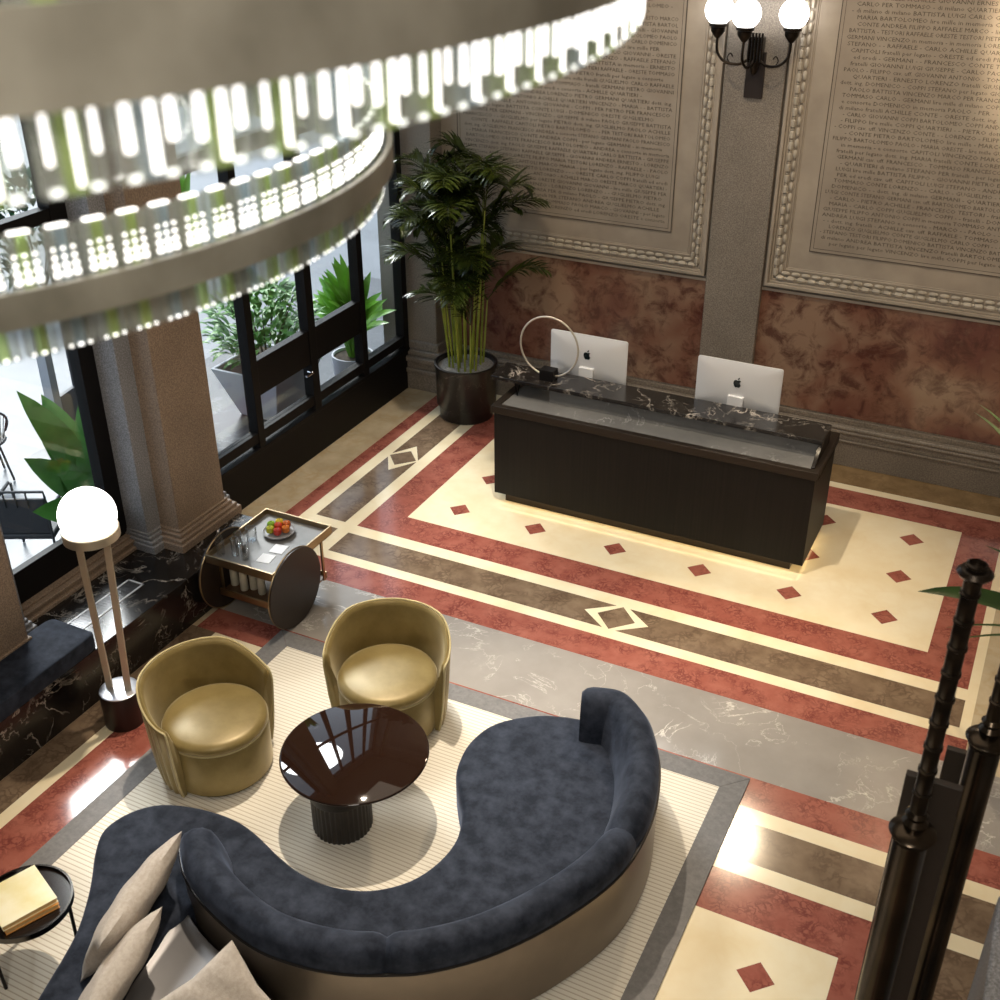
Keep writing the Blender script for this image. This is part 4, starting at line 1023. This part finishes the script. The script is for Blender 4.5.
# kentia palm reaching in from the right
kp = thing('kentia_palm', 'kentia palm whose leaf tips reach in at the right edge', 'potted palm', (6.15, -2.55, 0))
m = MB(); m.lathe([(0, 0), (.24, 0), (.30, .5), (.28, .5), (.27, .45)], 40); m.build('planter', BLACKM, kp)
MB().lathe([(.27, .43), (.27, .46), (0, .465)], 30).build('soil', SOIL, kp)
for i, (tp_, wd) in enumerate((((4.98, -3.03, 2.47), .22), ((4.97, -.69, 2.5), .06), ((4.98, -.56, 2.51), .05), ((5.24, -2.45, 2.5), .06), ((5.21, -3.43, 2.5), .03), ((5.16, -3.37, 2.52), .03), ((6.6, -3.4, 2.3), .12), ((7.0, -2.2, 2.4), .12), ((6.2, -1.5, 2.6), .12))):
    tip = Vector(tp_) - Vector((6.15, -2.55, 0)); top_ = Vector((tip.x * .15, tip.y * .15, 1.9))
    lf = MB(); blade(lf, top_.lerp(tip, .25) + Vector((0, 0, .12)), tip, (0, 0, 1), wd, .10, 10, .25, .62); o = lf.build('leaf', LEAF_K, kp)
    s = MB(); s.tube(catmull([(tip.x * .02, tip.y * .02, .45), tuple(top_), tuple(top_.lerp(tip, .25) + Vector((0, 0, .12)))], 6), .012, 6); s.build('stalk', STEMG, o)

# ------------------------------------------------------------------ light
w = bpy.data.worlds.new('World'); sc.world = w; w.use_nodes = True
nt = w.node_tree; bg = nt.nodes['Background']
tc = nt.nodes.new('ShaderNodeTexCoord'); sp_ = nt.nodes.new('ShaderNodeSeparateXYZ'); nt.links.new(tc.outputs['Generated'], sp_.inputs[0])
nt.links.new(ramp(nt, sp_.outputs['Z'], [(.0, (.80, .88, 1.)), (.5, (.70, .84, 1.))]), bg.inputs['Color'])
bg.inputs['Strength'].default_value = 1.7
def area_light(name, loc, target, size, power, color, size_y=None, portal=False, spread=180):
    l = bpy.data.lights.new(name, 'AREA'); l.energy = power; l.color = color; l.size = size
    if size_y: l.shape = 'RECTANGLE'; l.size_y = size_y
    l.spread = math.radians(spread)
    if portal: l.cycles.is_portal = True
    o = bpy.data.objects.new(name, l); COL.objects.link(o); o.location = loc
    d = Vector(target) - Vector(loc); o.rotation_euler = d.to_track_quat('-Z', 'Y').to_euler()
    return o
def spot(name, loc, target, power, color, deg, blend=.5, r=.08):
    l = bpy.data.lights.new(name, 'SPOT'); l.energy = power; l.color = color; l.spot_size = math.radians(deg); l.spot_blend = blend; l.shadow_soft_size = r
    o = bpy.data.objects.new(name, l); COL.objects.link(o); o.location = loc
    d = Vector(target) - Vector(loc); o.rotation_euler = d.to_track_quat('-Z', 'Y').to_euler()
    return o
WARM = (1., .80, .55); WARM2 = (1., .86, .68)
area_light('window_portal', (-1.9, .75, 3.7), (5, .75, 3.7), 3.9, 1, (1, 1, 1), 6.4, True)
area_light('window_portal_small', (-1.9, -2.85, 3.7), (5, -2.85, 3.7), 1.4, 1, (1, 1, 1), 6.4, True)
spot('downlight_seating', (.6, -1.6, 7.8), (1.8, -4.0, 0), 2000, WARM2, 42, .7)
spot('downlight_desk', (2.2, -1.6, 7.8), (2.3, .3, 0), 1250, WARM2, 44, .8)
spot('downlight_corner', (-.4, .2, 7.8), (-.4, 0.6, 0), 800, WARM2, 40, .8)
spot('downlight_floor_right', (4.6, -.6, 7.8), (4.6, -.4, 0), 800, WARM, 40, .8)
spot('tablet_spot', (5.2, 1.3, 7.8), (4.95, 3.07, 4.95), 4200, WARM, 24, .7)
spot('tablet_spot_wide', (3.6, .4, 7.8), (3.8, 3.0, 3.0), 420, WARM, 46, .9)
spot('tablet_spot_left', (.6, .6, 7.8), (1.0, 3.0, 3.4), 380, WARM, 44, .9)
spot('picture_light', (3.138, 2.6, 5.43), (4.2, -2.9, 0), 450, WARM, 50, .6, .15)

area_light('ceiling_fill', (3.2, -2.5, 7.9), (3.2, -2.5, 0), 5.5, 120, WARM2, 5.5)  # added unseen fill that lifts the room's ambient light
area_light('chandelier_fill', (5.2, -10.2, 7.8), (3.6, -7.2, 5.5), 2.0, 300, (1., .93, .82), 1.0)  # added unseen fill, brightens the chandelier bands from the camera side
sl = bpy.data.lights.new('hazy_sun', 'SUN'); sl.energy = 4.6; sl.angle = math.radians(18); sl.color = (1., .97, .94)
so_ = bpy.data.objects.new('hazy_sun', sl); COL.objects.link(so_); so_.location = (-12, 8, 12)
so_.rotation_euler = Vector((.60, -.46, -.65)).to_track_quat('-Z', 'Y').to_euler()

# ------------------------------------------------------------------ camera
cam = bpy.data.cameras.new('Camera'); co = bpy.data.objects.new('Camera', cam); COL.objects.link(co)
yaw, pitch, roll = -.4618, .5219, -.0032
f = Vector((math.sin(yaw) * math.cos(pitch), math.cos(yaw) * math.cos(pitch), -math.sin(pitch)))
r = Vector((math.cos(yaw), -math.sin(yaw), 0)); u = r.cross(f)
r2 = math.cos(roll) * r + math.sin(roll) * u; u2 = -math.sin(roll) * r + math.cos(roll) * u
Mx = Matrix((r2, u2, -f)).transposed().to_4x4(); Mx.translation = (5.2557, -8.4871, 5.9101)
co.matrix_world = Mx
cam.sensor_width = 36; cam.lens = 36 * 1.1581; cam.clip_start = .05; cam.clip_end = 200
cam.dof.use_dof = True; cam.dof.focus_distance = 9.5; cam.dof.aperture_fstop = 3.4
sc.camera = co
sc.view_settings.view_transform = 'Standard'; sc.view_settings.look = 'None'; sc.view_settings.gamma = 1; sc.view_settings.exposure = .08
